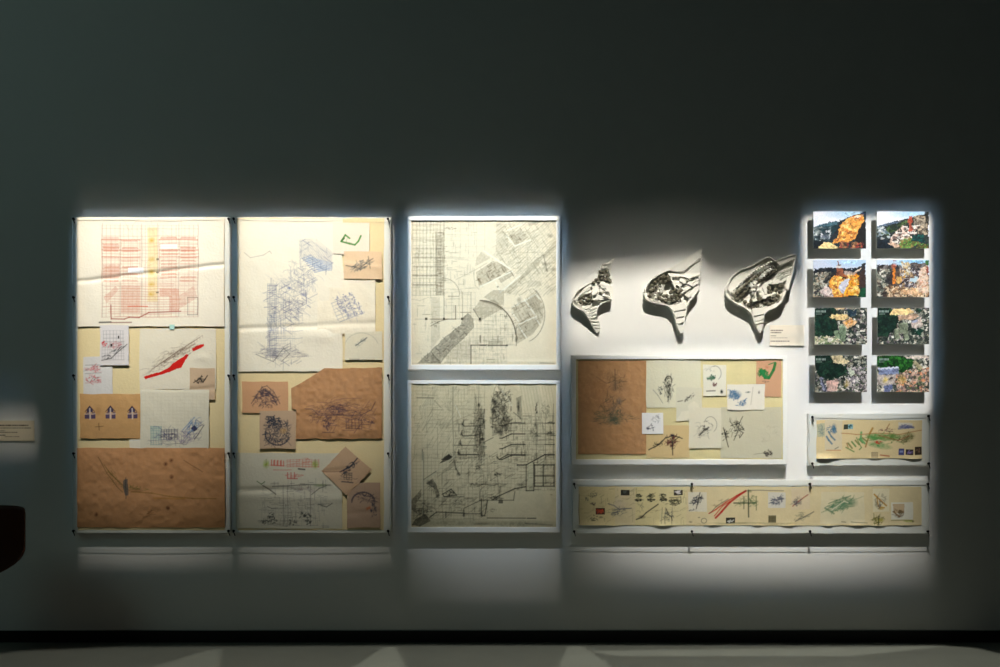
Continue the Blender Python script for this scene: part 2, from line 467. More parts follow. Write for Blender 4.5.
for x in (153, 260, 371):
    c.poly([(x - 16, 460), (x, 440), (x + 16, 460), (x + 16, 472), (x - 16, 472)], (52, 48, 84), .95)
    c.line([(x - 24, 470), (x, 442), (x + 24, 470)], .5, (70, 50, 60), .9)
    for a, b in ((-26, -4), (5, 27)):
        c.poly([(x + a, 486), (x + b, 484), (x + b, 507), (x + a, 507)], (60, 56, 100), .9)
        c.poly([(x + a + 6, 474), (x + b - 2, 474), (x + b - 2, 482), (x + a + 6, 482)], (60, 56, 100), .7)
    c.line([(x, 455), (x, 508)], .9, (214, 200, 190), .9); c.line([(x - 26, 483), (x + 27, 482)], .5, (200, 180, 170), .9)
c.line([(180, 548), (222, 545)], .5, (80, 50, 30), .6); c.line([(198, 530), (201, 565)], .5, (80, 50, 30), .7); c.wash(195, 470, 14, 20, (150, 100, 55), .4)
c.mottle(.08, 8)
sheet('arch_sketch', c, .0590, M['paper'], 'golden brown kraft sheet with three dark blue arched windows', 'sketch',
      disp=lambda X, Y: .004 * np.sin((Y - 394) / 44 * 3.1), crinkle=.0012)
c = Canvas(140.5, 389.5, 209, 449, (224, 217, 196), seed=17).T(60, 320, 5.13)
c.grid(465, 545, 520, 640, 4, 8, (105, 150, 150), .4, .6, 2); c.poly([(465, 545), (518, 545), (518, 615), (465, 615)], (150, 185, 180), .35)
c.grid(520, 560, 600, 610, 6, 4, (60, 70, 100), .55, .7, 3); c.scrib(560, 595, 50, 18, 40, (70, 60, 90), .5, .6)
c.scrib(645, 600, 60, 45, 60, (130, 105, 150), .4, .4); c.scrib(680, 545, 55, 28, 60, (85, 130, 175), .5, .6, -50)
c.poly([(672, 555), (690, 540), (708, 560), (690, 572)], (34, 36, 70), .9, .3); c.line([(630, 565), (690, 500)], .7, (90, 135, 180), .7)
c.line([(690, 610), (740, 540)], .6, DK, .7); c.line([(650, 590), (735, 535)], .5, (60, 60, 90), .6); c.draft([(460, 540), (620, 560), (740, 500), (720, 640), (460, 640)], 110, (0, 90, 50, -40), 8, 40, (90, 90, 130), .4, .55); c.scrib(580, 625, 120, 25, 20, (140, 130, 130), .35, .5)
c.line([(540, 640), (600, 632), (650, 640)], .5, G, .5); c.grid(420, 375, 740, 540, 16, 9, (205, 195, 172), .3, .4)
sheet('facade_sketch', c, .0645, M['paper'], 'off-white sheet with a violet and blue facade sketch, below the red-striped sheet', 'sketch', crinkle=.0009,
      disp=fold(141, 389, 216, 390, .002, 2))
c = Canvas(129.5, 439.5, 141.5, 448, (232, 224, 205), seed=18)
sheet('paper_scrap', c, .0565, M['paper'], 'small blank cream paper scrap between the arches sheet and the big kraft sheet', 'paper')
c = Canvas(77, 448, 224.8, 527.5, (206, 152, 106), seed=19).T(60, 430, 5.13)
c.line([(195, 140), (240, 220), (290, 290), (320, 320)], .5, (110, 85, 50), .7)
for k in range(9): c.line([(225 + k * 11, 178 + k * 14), (262 + k * 12, 232 + k * 10)], .5, (120, 100, 50), .55)
c.scrib(270, 240, 60, 30, 24, (130, 105, 55), .4, .5, 55)
c.poly([(326, 255), (348, 252), (350, 335), (332, 338), (324, 300)], (66, 82, 86), .75, .3); c.line([(337, 246), (337, 352)], .6, (60, 70, 70), .8)
c.scrib(390, 300, 60, 22, 24, (125, 115, 55), .6, .5); c.line([(365, 318), (470, 325), (560, 340), (680, 350), (800, 352)], .9, (150, 110, 40), .6)
c.line([(480, 350), (640, 352)], 1.2, (190, 135, 50), .5)
for x, y in ((185, 433), (555, 400), (540, 175), (570, 155), (572, 240)): c.wash(x, y, 11, 11, (105, 60, 40), .8)
c.line([(635, 155), (730, 215)], .6, (120, 80, 50), .6); c.scrib(470, 420, 60, 20, 20, (140, 95, 60), .4, .5, -20)
c.mottle(.07, 12)
def kraft_disp(X, Y):
    n = (vnoise(X.shape, 9, 91) - .5) * .0034 + (vnoise(X.shape, 22, 92) - .5) * .004
    return n - .010 * np.clip((Y - 512) / 15, 0, 1) ** 2 + .004 + .0035 * np.exp(-((Y - 503) / 9) ** 2)
sheet('kraft_sketch', c, .0625, M['paper'], 'wide crumpled brown kraft sheet with a faint sketch, lowest on the far left board', 'sketch', disp=kraft_disp, crinkle=.0012, cell=7)

# ------------------------------------------------------------------ second board
B = (120, 130, 150)
c = Canvas(238.5, 219, 342.5, 371.3, (238, 230, 210), seed=31).T(225, 200, 5.13)
for k in range(14):
    c.line([(380, 205 + k * 7), (470, 200 + k * 8), (550, 265 + k * 6)], .35, B, .35)
c.hatch([(380, 200), (430, 195), (545, 270), (548, 365), (500, 350), (380, 300)], 60, 1.6, B, .35, .35)
for k in range(9): c.line([(395 + k * 8, 300 + k * 9), (440 + k * 12, 285 + k * 8)], .8, (135, 155, 185), .6)
c.poly([(410, 310), (430, 290), (548, 320), (548, 362), (480, 362)], (150, 170, 200), .5, tex=.5)
c.scrib(400, 390, 90, 70, 110, B, .35, .4, 40); c.scrib(330, 480, 110, 90, 140, B, .35, .35, 40)
c.wash(330, 452, 12, 8, (90, 110, 160), .7); c.wash(405, 485, 14, 9, (90, 100, 150), .6)
c.grid(220, 430, 262, 800, 5, 34, B, .4, .5, 1); c.grid(262, 470, 310, 740, 4, 20, B, .3, .3, 3)
for k in range(8):
    c.line([(300, 430 + k * 40), (350, 460 + k * 36), (400, 440 + k * 38)], .4, B, .45)
c.scrib(350, 560, 70, 60, 90, (110, 110, 130), .4, .4, 30); c.scrib(240, 620, 30, 70, 50, B, .35, .5)
c.line([(100, 270), (130, 297), (200, 282), (230, 262), (240, 275)], .4, (150, 140, 125), .6)
c.draft([(380, 200), (440, 200), (550, 280), (550, 365), (440, 420), (380, 400)], 70, (-35, 28, 90), 20, 60, B, .35, .55)
c.draft([(300, 380), (400, 340), (470, 430), (420, 600), (300, 700), (220, 640), (260, 450)], 190, (-35, 28, 90), 15, 70, (112, 120, 146), .4, .55)
c.draft([(215, 420), (265, 420), (265, 800), (215, 800)], 60, (90, 0, 28), 12, 60, (110, 114, 140), .4, .6)
c.draft([(160, 740), (380, 700), (380, 840), (230, 850)], 70, (-35, 28, 90), 15, 60, (120, 120, 130), .35, .5)
c.scrib(300, 790, 130, 28, 90, (120, 115, 125), .4, .45); c.line([(160, 790), (250, 830), (300, 760), (330, 790), (290, 830)], .5, G, .6)
c.grid(225, 660, 360, 790, 12, 10, (150, 150, 155), .3, .35, 3)
sheet('axonometric_drawing', c, .0595, M['paper'], 'large white sheet with a tall pale blue axonometric drawing, on the second board', 'drawing',
      disp=add(fold(232, 329, 352, 325, .0052, 2.6), bulge(318, 336, 16, 7, .007)), crinkle=.0012, cell=14)
c = Canvas(317.5, 253, 375.5, 333.5, (239, 229, 206), seed=32).T(225, 200, 5.13)
for k in range(3):
    for j in range(5):
        x, y = 572 + k * 36 + j * 14, 505 + j * 22 - k * 10
        c.scrib(x, y, 16, 12, 9, (130, 135, 160), .55, .7)
c.scrib(618, 555, 75, 40, 60, (140, 140, 160), .4, .5, 50); c.grid(560, 505, 680, 610, 4, 6, (140, 145, 165), .5, .5, 2, ang=-22)
sheet('facade_sketch', c, .0608, M['paper'], 'cream sheet with a pale blue tilted facade block, on the right of the axonometric drawing', 'sketch',
      mask=[(342, 252), (342, 288), (317, 288), (317, 340), (376, 340), (376, 280), (344, 280)],
      disp=add(fold(317, 325, 376, 323, .004, 3)), crinkle=.0012)
c = Canvas(333, 223, 369.5, 253.8, (238, 222, 202), seed=33).T(225, 200, 5.13)
c.line([(618, 178), (597, 212), (640, 224), (668, 230), (685, 212), (697, 184)], 1.5, (84, 142, 70), .95)
c.line([(618, 178), (640, 196)], 1.4, (84, 142, 70), .95); c.line([(600, 208), (612, 195)], 1.6, (60, 110, 55), .9); c.line([(628, 196), (622, 214), (650, 220)], .4, (120, 150, 110), .7)
sheet('site_sketch', c, .0630, M['paper'], 'small pink note with a bright green outline, top right of the second board', 'sketch', crinkle=.0006)
c = Canvas(344, 251.5, 382, 279, (228, 198, 162), seed=34).T(225, 200, 5.13)
c.scrib(700, 335, 60, 26, 70, (95, 100, 100), .5, .6, -28); c.line([(620, 335), (690, 350), (760, 300)], .6, G, .7); c.line([(735, 290), (745, 350)], .5, G, .7)
sheet('section_sketch', c, .0652, M['paper'], 'small peach tracing sketch with grey pencil strokes, just below the green outline note', 'sketch', disp=add(fold(344, 263, 383, 268, .003, 3, 'r')), crinkle=.0012)
c = Canvas(345, 331.5, 382, 360, (224, 216, 192), seed=35).T(225, 320, 5.13)
c.line([(670, 130), (700, 108), (728, 90)], .9, (105, 110, 108), .8); c.scrib(700, 112, 36, 12, 22, (120, 125, 120), .45, .6, -35)
c.arc(700, 150, 90, 85, 190, 340, .35, (160, 158, 140), .5); c.line([(640, 202), (690, 202)], .5, G, .6)
sheet('section_sketch', c, .0612, M['paper'], 'small pale sheet with one short grey diagonal sketch, above the five-sided kraft sheet', 'sketch', crinkle=.0005)
c = Canvas(291, 367, 382, 438.8, (192, 144, 102), seed=36).T(225, 320, 5.13)
P_ = (86, 66, 76)
c.scrib(610, 470, 150, 60, 150, P_, .4, .45); c.line([(410, 455), (450, 460), (480, 490), (600, 488), (700, 488), (750, 460), (770, 420)], .6, P_, .7)
c.scrib(580, 460, 50, 30, 60, P_, .5, .6); c.scrib(530, 530, 30, 45, 50, P_, .5, .6); c.draft([(430, 440), (780, 430), (760, 560), (500, 580)], 120, (0, 15, -15, 60), 12, 60, P_, .35, .5); c.grid(620, 510, 700, 560, 5, 3, P_, .5, .6, 4)
c.line([(500, 575), (560, 578)], .6, P_, .7); c.line([(660, 580), (700, 530)], .5, P_, .6); c.scrib(740, 520, 40, 12, 16, P_, .5, .6); c.scrib(460, 490, 40, 30, 26, P_, .4, .5)
c.line([(470, 420), (540, 425), (600, 405), (700, 400)], .4, P_, .5)
c.mottle(.07, 10)
sheet('kraft_sketch', c, .0632, M['paper'], 'five-sided brown kraft sheet with a cut corner and purple line sketch, on the second board', 'sketch',
      mask=[(291.3, 388.3), (323.5, 368.5), (381.6, 367.4), (381.6, 438.4), (296, 438.4), (296, 408.5), (291.3, 408.5)],
      disp=lambda X, Y: (vnoise(X.shape, 7, 93) - .5) * .0045 - .006 * np.clip((Y - 430) / 9, 0, 1) ** 2 + .003, crinkle=.0014)
c = Canvas(242, 381.5, 288, 413, (212, 164, 124), seed=37).T(225, 320, 5.13)
P2_ = (72, 64, 76)
c.line([(135, 430), (190, 345), (215, 338), (250, 370), (280, 430)], .6, P2_, .7); c.scrib(205, 405, 68, 48, 120, P2_, .45, .6); c.scrib(205, 372, 30, 18, 40, P2_, .6, .75)
c.line([(200, 355), (240, 385), (265, 435)], 1.3, P2_, .7)
sheet('kraft_sketch', c, .0600, M['paper'], 'small light brown sheet with a pyramid-shaped ink sketch, left of the five-sided kraft sheet', 'sketch', crinkle=.0008)
c = Canvas(259.8, 410.5, 295.8, 448.7, (196, 168, 140), seed=38).T(225, 320, 5.13)
P3_ = (46, 56, 72)
c.scrib(270, 580, 66, 62, 130, P3_, .55, .65); c.arc(270, 585, 62, 58, 20, 200, 1.2, P3_, .7); c.scrib(250, 520, 38, 28, 60, P3_, .7, .75); c.line([(215, 495), (250, 497), (260, 520)], 1.3, P3_, .8)
c.draft([(205, 520), (330, 510), (340, 640), (210, 640)], 60, (20, 70, 130), 10, 40, P3_, .5, .6)
c.wash(300, 570, 20, 14, (214, 170, 110), .6)
sheet('kraft_sketch', c, .0640, M['paper'], 'small square greyish tan sheet with a round dark blue scribble, overlapping the pyramid sketch', 'sketch', crinkle=.0008)
c = Canvas(235.5, 453, 342, 528.5, (212, 206, 186), seed=39).T(225, 430, 5.13)
rd = (205, 100, 85)
for k in range(4): c.line([(240 + k * 16, 155), (240 + k * 16, 182), (252 + k * 16, 182), (252 + k * 16, 158)], .8, rd, .8)
c.grid(320, 150, 480, 190, 10, 3, rd, .4, .6, 3); c.line([(210, 182), (480, 185)], .4, rd, .5); c.scrib(400, 160, 80, 20, 20, rd, .4, .6)
for x in (212, 462): c.wash(x, 175, 16, 22, (160, 180, 70), .8); c.line([(x, 150), (x, 190)], .4, G, .6)
for k in range(3): c.line([(320 + k * 18, 220), (320 + k * 18, 250), (334 + k * 18, 250)], .9, (200, 100, 95), .8)
c.line([(378, 200), (410, 202)], 1.3, (80, 74, 70), .9); c.line([(250, 205), (340, 205)], .6, rd, .6); c.scrib(360, 235, 60, 12, 20, rd, .4, .5)
c.line([(165, 262), (188, 278), (205, 265)], .8, (90, 120, 70), .8); c.line([(195, 285), (235, 310), (262, 330)], 1.0, (84, 76, 68), .8)
c.line([(245, 290), (330, 288), (420, 280), (540, 282)], .7, G, .7); c.wash(490, 283, 36, 8, (130, 150, 90), .6); c.line([(445, 330), (480, 300), (520, 285)], .6, G, .7)
for x in (300, 322, 438): c.line([(x, 285), (x, 490)], .5, (120, 112, 112), .6)
c.line([(60, 320), (120, 308), (200, 305)], .4, (160, 155, 140), .5); c.scrib(410, 305, 60, 22, 40, (150, 130, 135), .4, .5)
for x, y in ((210, 470), (245, 465), (350, 475), (430, 470), (400, 435), (235, 440), (420, 440)): c.scrib(x, y, 22, 15, 14, (70, 72, 68), .7, .8)
c.scrib(330, 420, 130, 70, 60, (130, 128, 120), .35, .3); c.draft([(190, 270), (530, 270), (520, 500), (190, 500)], 230, (0, 0, 90), 8, 50, (110, 108, 100), .35, .5); c.line([(218, 392), (240, 404), (270, 400)], .5, G, .7); c.line([(480, 380), (520, 396), (550, 378)], .6, G, .7)
c.grid(190, 400, 450, 490, 9, 4, (140, 140, 130), .3, .35, 4)
def bot(X, Y): return -.008 * np.exp(-((Y - 490) / 3) ** 2) * np.clip(1 - abs(X - 262) / 50, 0, 1) + .004 * np.exp(-((Y - 496 - (X - 235) * .03) / 5) ** 2) - .008 * np.clip((Y - 500) / 28, 0, 1) + .004
sheet('elevation_sketch', c, .0585, M['paper'], 'grey-white sheet with red and green marks above black elevation lines, lowest on the second board', 'sketch', disp=bot, crinkle=.0008, cell=14)
c = Canvas(321, 446, 371.5, 495.5, (206, 172, 140), seed=40).T(225, 430, 5.13)
c.line([(590, 215), (640, 190), (680, 145)], 1.0, P3_, .85); c.scrib(640, 190, 55, 16, 40, P3_, .6, .7, -40); c.grid(612, 220, 650, 255, 3, 3, G, .5, .7)
c.line([(600, 265), (655, 270)], 1.0, P3_, .8); c.line([(500, 215), (600, 212), (645, 205)], .5, (90, 60, 45), .7); c.scrib(630, 240, 40, 30, 24, G, .4, .5)
sheet('section_sketch', c, .0680, M['paper'], 'tan tracing sketch turned on its corner like a diamond, on the second board', 'sketch',
      mask=[(344.9, 446.3), (371.2, 469), (347, 495), (321.5, 471)], disp=add(fold(321, 472, 348, 469, .004, 2.5), fold(347, 495, 371, 469, .002, 2)), crinkle=.001)
c = Canvas(347, 482.5, 380.3, 527.8, (190, 160, 136), seed=41).T(225, 430, 5.13)
c.arc(710, 370, 60, 50, 180, 350, 1.4, (90, 80, 86), .7); c.scrib(720, 345, 60, 24, 50, (84, 76, 82), .55, .6, 15); c.scrib(762, 410, 16, 40, 30, (84, 80, 90), .6, .7)
for x, y in ((728, 404), (740, 400)): c.wash(x, y, 8, 8, (200, 110, 60), .8)
sheet('sketch', c, .0622, M['paper'], 'brown sketch with a curved grey hook, bottom right corner of the second board', 'sketch',
      disp=add(fold(347, 514, 381, 511, .003, 3)), crinkle=.0012)
# ------------------------------------------------------------------ framed drawings
def frame_thing(name, label, x0, y0, x1, y1, ix0, iy0, ix1, iy1, d=.058, group=None, backing=None):
    """white box frame: four mitred sides, a recessed back and a glazing sheet"""
    t = empty(name, at((x0 + x1) / 2, y1, 0), label, 'picture frame', group)
    bm = bmesh.new()
    O = [at(x0, y0, d), at(x1, y0, d), at(x1, y1, d), at(x0, y1, d)]
    I = [at(ix0, iy0, d), at(ix1, iy0, d), at(ix1, iy1, d), at(ix0, iy1, d)]
    dr = d - .010
    vo = [bm.verts.new(p) for p in O]; vi = [bm.verts.new(p) for p in I]
    vob = [bm.verts.new((p.x, 0, p.z)) for p in O]; vib = [bm.verts.new((p.x, -dr, p.z)) for p in I]
    for k in range(4):
        n = (k + 1) % 4
        bm.faces.new((vo[k], vo[n], vi[n], vi[k])); bm.faces.new((vo[k], vob[k], vob[n], vo[n]))
        bm.faces.new((vi[k], vi[n], vib[n], vib[k]))
    bm.faces.new(vib); bm.faces.new(vob)
    bmesh.ops.recalc_face_normals(bm, faces=bm.faces)
    bmesh.ops.bevel(bm, geom=[e for e in bm.edges if all(abs(v.co.y + d) < 1e-5 for v in e.verts)], offset=.0012, segments=1, affect='EDGES')
    from_bm('frame', bm, M['frame'], t, fix=False)
    bm = bmesh.new(); px_box(bm, ix0 + .1, iy0 + .1, ix1 - .1, iy1 - .1, d - .0045, d - .003)
    from_bm('glazing', bm, M['acrylic'], t)
    return t, dr

def tone(c, pts, a=.35, col=(112, 100, 78), tex=.5): c.poly(pts, col, a, .3, tex, 2.5)

t, dr = frame_thing('framed_drawing', 'upper square white frame holding a pencil plan with a dark diagonal band', 407.5, 216.2, 560.3, 369.8, 411.2, 220.4, 556.2, 364.8)
t['category'] = 'framed drawing'
c = Canvas(411.2, 220.4, 556.2, 364.8, (236, 221, 194), seed=51)
K = 8.3375; Q = (96, 88, 72); QL = (150, 142, 120)
c.T(408, 216, K)
c.grid(40, 40, 300, 660, 9, 18, QL, .3, .6, 1)
for y, a in ((120, .35), (200, .35), (270, .35), (345, .4), (425, .4), (498, .8), (575, .85)): c.line([(40, y), (310 if y < 490 else 250, y)], .5, Q, a)
for x in (75, 120, 155, 195):
    for y in (270, 345, 425, 498, 575, 310): c.wash(x, y, 11, 10, QL, .5)
tone(c, [(230, 130), (300, 130), (300, 660), (230, 660)], .28)
c.line([(235, 130), (235, 660)], .4, Q, .5); c.line([(300, 60), (300, 660)], .35, Q, .4)
for y in range(140, 640, 26): c.wash(265, y, 22, 7, Q, c.rs.uniform(.15, .5))
c.grid(300, 60, 640, 350, 5, 6, QL, .3, .28); c.line([(310, 350), (470, 350)], .4, Q, .35)
WQ = (112, 98, 74)
c.draft([(30, 30), (300, 30), (300, 660), (30, 660)], 150, (0, 90), 15, 90, WQ, .35, .3); c.draft([(300, 60), (560, 60), (560, 660), (300, 660)], 90, (0, 90), 20, 90, QL, .35, .4)
c.draft([(225, 130), (310, 130), (310, 660), (225, 660)], 130, (0, 90), 8, 40, WQ, .35, .4)
c.scrib(350, 105, 50, 14, 16, Q, .35, .4); c.arc(300, 660, 130, 140, -90, 0, .4, Q, .5); c.line([(400, 530), (560, 450), (660, 390)], .4, QL, .5)
c.line([(545, 470), (560, 580), (590, 610)], .4, Q, .4)
c.T(480, 216, K)
c.hatch([(135, 40), (640, 40), (640, 660), (280, 660), (270, 480), (200, 300), (135, 330)], 45, 2.2, QL, .35, .3)
c.scrib(300, 250, 200, 210, 90, QL, .4, .35)
tone(c, [(245, 165), (340, 100), (400, 185), (290, 250)], .32); tone(c, [(410, 90), (520, 40), (440, 40), (400, 60)], .3); tone(c, [(135, 60), (230, 70), (190, 130), (240, 200), (220, 340), (135, 300)], .18)
tone(c, [(-30, 350), (10, 300), (90, 350), (-40, 420)], .3)
tone(c, [(-35, 470), (110, 375), (160, 390), (250, 445), (-5, 600)], .42); tone(c, [(150, 520), (250, 455), (275, 495), (175, 560)], .42)
tone(c, [(190, 640), (330, 510), (480, 345), (520, 345), (490, 410), (380, 500), (240, 650)], .34)
for x, y in ((585, 165), (530, 330), (555, 450), (615, 445), (540, 400)): c.wash(x, y, 22, 18, Q, .5)
c.line([(530, 330), (560, 460)], .7, Q, .6); c.line([(530, 330), (640, 240)], .6, Q, .35); tone(c, [(540, 300), (640, 200), (640, 270), (560, 340)], .28)
tone(c, [(390, 600), (400, 540), (520, 540), (500, 580)], .22)
c.draft([(135, 40), (640, 40), (640, 660), (200, 660), (140, 330)], 420, (32, -58, 45), 20, 110, QL, .35, .42)
c.draft([(-35, 470), (110, 375), (250, 445), (-5, 600)], 130, (32, -58), 8, 40, WQ, .4, .6); c.draft([(190, 640), (480, 345), (530, 345), (240, 650)], 110, (45, -45), 8, 50, WQ, .4, .6); c.draft([(245, 165), (340, 100), (400, 185), (290, 250)], 70, (32, -58), 8, 40, WQ, .4, .5)
c.grid(275, 260, 640, 480, 6, 5, QL, .35, .35)
for a, b in (((220, 160), (290, 250)), ((290, 250), (420, 200)), ((30, 290), (250, 440)), ((0, 590), (270, 460)), ((165, 640), (330, 500)), ((130, 550), (170, 640)), ((230, 120), (350, 70))):
    c.line([a, b], 1.0, (240, 232, 212), .9)
c.wash(148, 590, 9, 9, Q, .6); c.line([(255, 460), (280, 500)], .6, Q, .7); c.line([(190, 130), (230, 170)], .5, Q, .6)
c.T(408, 290, K)
tone(c, [(190, 60), (265, 60), (265, 400), (190, 500)], .22); c.grid(300, 20, 560, 240, 4, 4, Q, .35, .3)
for x in (300, 455, 525): c.line([(x, 20), (x, 240)], .45, Q, .55)
c.line([(397, 130), (397, 243), (190, 243)], .6, Q, .85); c.line([(335, 52), (425, 52)], .5, Q, .6)
c.line([(60, 243), (620, 243)], .3, Q, .5); c.line([(440, 187), (520, 187)], .5, Q, .6)
for x in (152, 300, 452, 600): c.poly([(x - 9, 232), (x + 9, 232), (x + 9, 252), (x - 9, 252)], (64, 58, 48), .9)
tone(c, [(75, 612), (190, 510), (310, 390), (440, 290), (455, 230), (500, 190), (545, 240), (550, 310), (470, 400), (370, 490), (270, 612)], .62, (104, 98, 84))
tone(c, [(200, 520), (270, 612), (190, 612)], .35, (70, 66, 56)); tone(c, [(375, 340), (420, 395), (360, 420), (340, 380)], .3, (70, 66, 56)); c.line([(190, 510), (270, 612)], .5, Q, .6)
tone(c, [(545, 160), (600, 90), (720, 80), (800, 150), (620, 250)], .42); c.line([(545, 160), (600, 245)], .6, (70, 64, 52), .8)
c.line([(190, 300), (260, 262), (330, 243)], .7, Q, .6); c.scrib(230, 280, 40, 25, 16, Q, .4, .5); c.line([(0, 70), (100, 90), (170, 60)], .3, Q, .4)
tone(c, [(390, 460), (520, 400), (520, 600), (300, 612)], .22); c.grid(300, 400, 820, 600, 14, 6, QL, .3, .4)
c.line([(525, 612), (525, 460), (660, 458)], .7, (66, 60, 50), .9); c.wash(525, 462, 7, 7, DK, .6); c.wash(525, 610, 7, 7, DK, .6); c.line([(600, 380), (600, 430)], .6, Q, .7)
c.draft([(75, 612), (310, 390), (500, 190), (550, 310), (270, 612)], 200, (45, -45, 0, 90), 8, 50, (76, 70, 58), .45, .5)
c.draft([(40, 10), (560, 10), (300, 240), (200, 480), (60, 560)], 120, (0, 90), 12, 80, QL, .35, .45); c.draft([(330, 420), (820, 400), (820, 600), (300, 610)], 130, (0, 90), 10, 60, QL, .35, .5)
c.wash(700, 590, 130, 14, (150, 145, 110), .3)
c.T(480, 290, K)
c.grid(-90, 150, 300, 460, 12, 9, QL, .3, .45)
tone(c, [(30, 60), (110, 0), (200, 0), (200, 130), (150, 120), (90, 90)], .42)
c.arc(0, 400, 300, 312, -90, -5, .9, (88, 78, 62), .85, 24); c.arc(-2, 402, 292, 304, -85, -50, .6, Q, .5)
tone(c, [(265, 140), (465, 35), (530, 130), (530, 240), (440, 370), (310, 450), (295, 400), (320, 300)], .36); tone(c, [(340, 260), (460, 230), (520, 270), (430, 370), (370, 400), (300, 300)], .2)
tone(c, [(385, 60), (470, 0), (500, 60), (500, 170), (460, 200)], .3); c.arc(350, 200, 190, 240, -60, 70, .8, Q, .45)
for a, b in (((270, 145), (470, 35)), ((370, 80), (455, 200)), ((325, 285), (470, 220)), ((320, 300), (390, 400)), ((470, 40), (500, 80)), ((270, 190), (320, 260)), ((455, 230), (500, 290))): c.line([a, b], .9, (236, 228, 208), .9)
c.wash(325, 85, 18, 24, Q, .5); c.wash(303, 410, 12, 26, (70, 62, 48), .75); c.line([(303, 310), (303, 465)], .5, Q, .7); c.scrib(220, 215, 22, 30, 14, Q, .4, .5); c.wash(0, 248, 14, 20, DK, .8)
for x in (5, 150): c.line([(x, 380), (x, 440)], .5, Q, .7)
c.line([(0, 462), (50, 462)], .7, DK, .9); c.line([(70, 462), (225, 462)], .7, DK, .9); c.wash(225, 462, 9, 9, DK, .8); c.wash(70, 462, 6, 10, DK, .7); tone(c, [(70, 425), (190, 425), (190, 460), (70, 460)], .35)
c.draft([(265, 140), (465, 35), (530, 130), (520, 250), (310, 450)], 200, (32, -58), 8, 50, WQ, .4, .55); c.draft([(0, 180), (160, 160), (290, 400), (290, 470), (0, 470)], 110, (0, 90), 10, 70, QL, .35, .5); c.line([(500, 608), (620, 612)], .7, Q, .5)
c.mottle(.05, 26)
sheet('drawing', c, dr + .002, M['paper'], parent=t, crinkle=.0006, cell=18, wob=0, disp=fold(411, 362.5, 556, 361.5, .002, 2, 'r'))

t, dr = frame_thing('framed_drawing', 'lower square white frame holding a grey pencil section with black stepped lines', 407.5, 380.2, 560.3, 532.4, 411.2, 383.8, 556.2, 527.2)
t['category'] = 'framed drawing'
c = Canvas(411.2, 383.8, 556.2, 527.2, (218, 203, 170), seed=52)
Q = (62, 58, 48); QL = (128, 122, 102)
c.T(408, 380, K)
c.grid(30, 30, 640, 640, 14, 20, QL, .3, .25); c.scrib(300, 250, 280, 230, 60, QL, .4, .3)
c.line([(75, 148), (215, 150)], .6, Q, .75); c.line([(220, 170), (275, 230)], .5, QL, .6); c.line([(375, 60), (372, 340), (385, 660)], .5, QL, .7); c.line([(245, 400), (245, 660)], .4, QL, .5)
c.line([(395, 210), (440, 310)], .6, (228, 220, 196), .8); c.line([(380, 350), (560, 270)], .4, Q, .4)
c.scrib(590, 400, 45, 250, 110, Q, .45, .5); tone(c, [(570, 240), (640, 240), (640, 640), (600, 640)], .3, Q)
c.wash(590, 208, 12, 18, (34, 32, 28), .9); c.draft([(30, 40), (640, 40), (640, 660), (30, 660)], 260, (0, 90, 60), 15, 120, QL, .35, .4); c.draft([(560, 250), (640, 250), (640, 660), (560, 660)], 120, (0, 90), 8, 40, (48, 44, 36), .5, .6); c.draft([(400, 330), (570, 330), (570, 660), (380, 660)], 80, (0, 90), 12, 60, Q, .4, .5)
for k, y in enumerate((385, 465, 545, 625)):
    c.line([(465 - k * 14, y - 45), (455 - k * 10, y - 15), (470 - k * 12, y), (570, y - 2)], .7, Q, .85); c.wash(455 - k * 10, y - 15, 16, 22, Q, .65)
    c.line([(480 - k * 10, y + 25), (570, y + 22)], .4, QL, .7)
tone(c, [(270, 667), (340, 615), (370, 640), (330, 667)], .9, (54, 50, 42), .1); c.line([(120, 580), (120, 667)], .7, Q, .7); c.scrib(390, 640, 60, 50, 20, Q, .4, .4)
c.T(480, 380, K)
c.hatch([(330, 60), (620, 60), (620, 320), (380, 320)], 100, 3, QL, .5, .25)
c.scrib(160, 230, 90, 190, 110, Q, .5, .45, 10); tone(c, [(110, 190), (180, 180), (250, 330), (230, 420), (100, 470), (100, 300)], .4, Q, .7)
for x, y in ((120, 250), (115, 270), (160, 420), (215, 390), (230, 340), (175, 450), (120, 180)): c.wash(x, y, 24, 26, (44, 40, 34), .6)
c.line([(185, 90), (265, 215)], 1.0, (218, 208, 180), .8); c.line([(125, 240), (185, 320)], .9, (210, 200, 172), .7)
tone(c, [(300, 150), (345, 130), (350, 300), (335, 330), (310, 280)], .5, Q, .4); c.wash(320, 225, 10, 50, (36, 34, 28), .8); c.line([(280, 270), (340, 320)], .5, Q, .8); c.line([(30, 520), (110, 480)], .6, Q, .7)
for y in (360, 450, 538, 628):
    c.line([(165, y + 35 if y > 400 else y + 20), (185, y + 35 if y > 400 else y + 22), (260, y), (375, y)], .9, (46, 42, 34), .9)
    c.line([(375, y), (620, y)], .35, Q, .45); c.wash(305, y + 35, 12, 16, Q, .5)
for y in (360, 448, 538): c.line([(540, y), (620, y)], .8, Q, .75); c.line([(460, y), (530, y)], .5, Q, .4)
c.scrib(590, 355, 40, 12, 14, Q, .6, .6); c.scrib(585, 440, 44, 10, 14, Q, .6, .6); c.scrib(455, 430, 30, 70, 34, Q, .5, .55); c.scrib(470, 240, 12, 60, 24, Q, .5, .5); c.scrib(545, 240, 35, 60, 24, QL, .5, .6)
for x in (375, 472, 545): c.line([(x, 320), (x, 660)], .4, Q, .45)
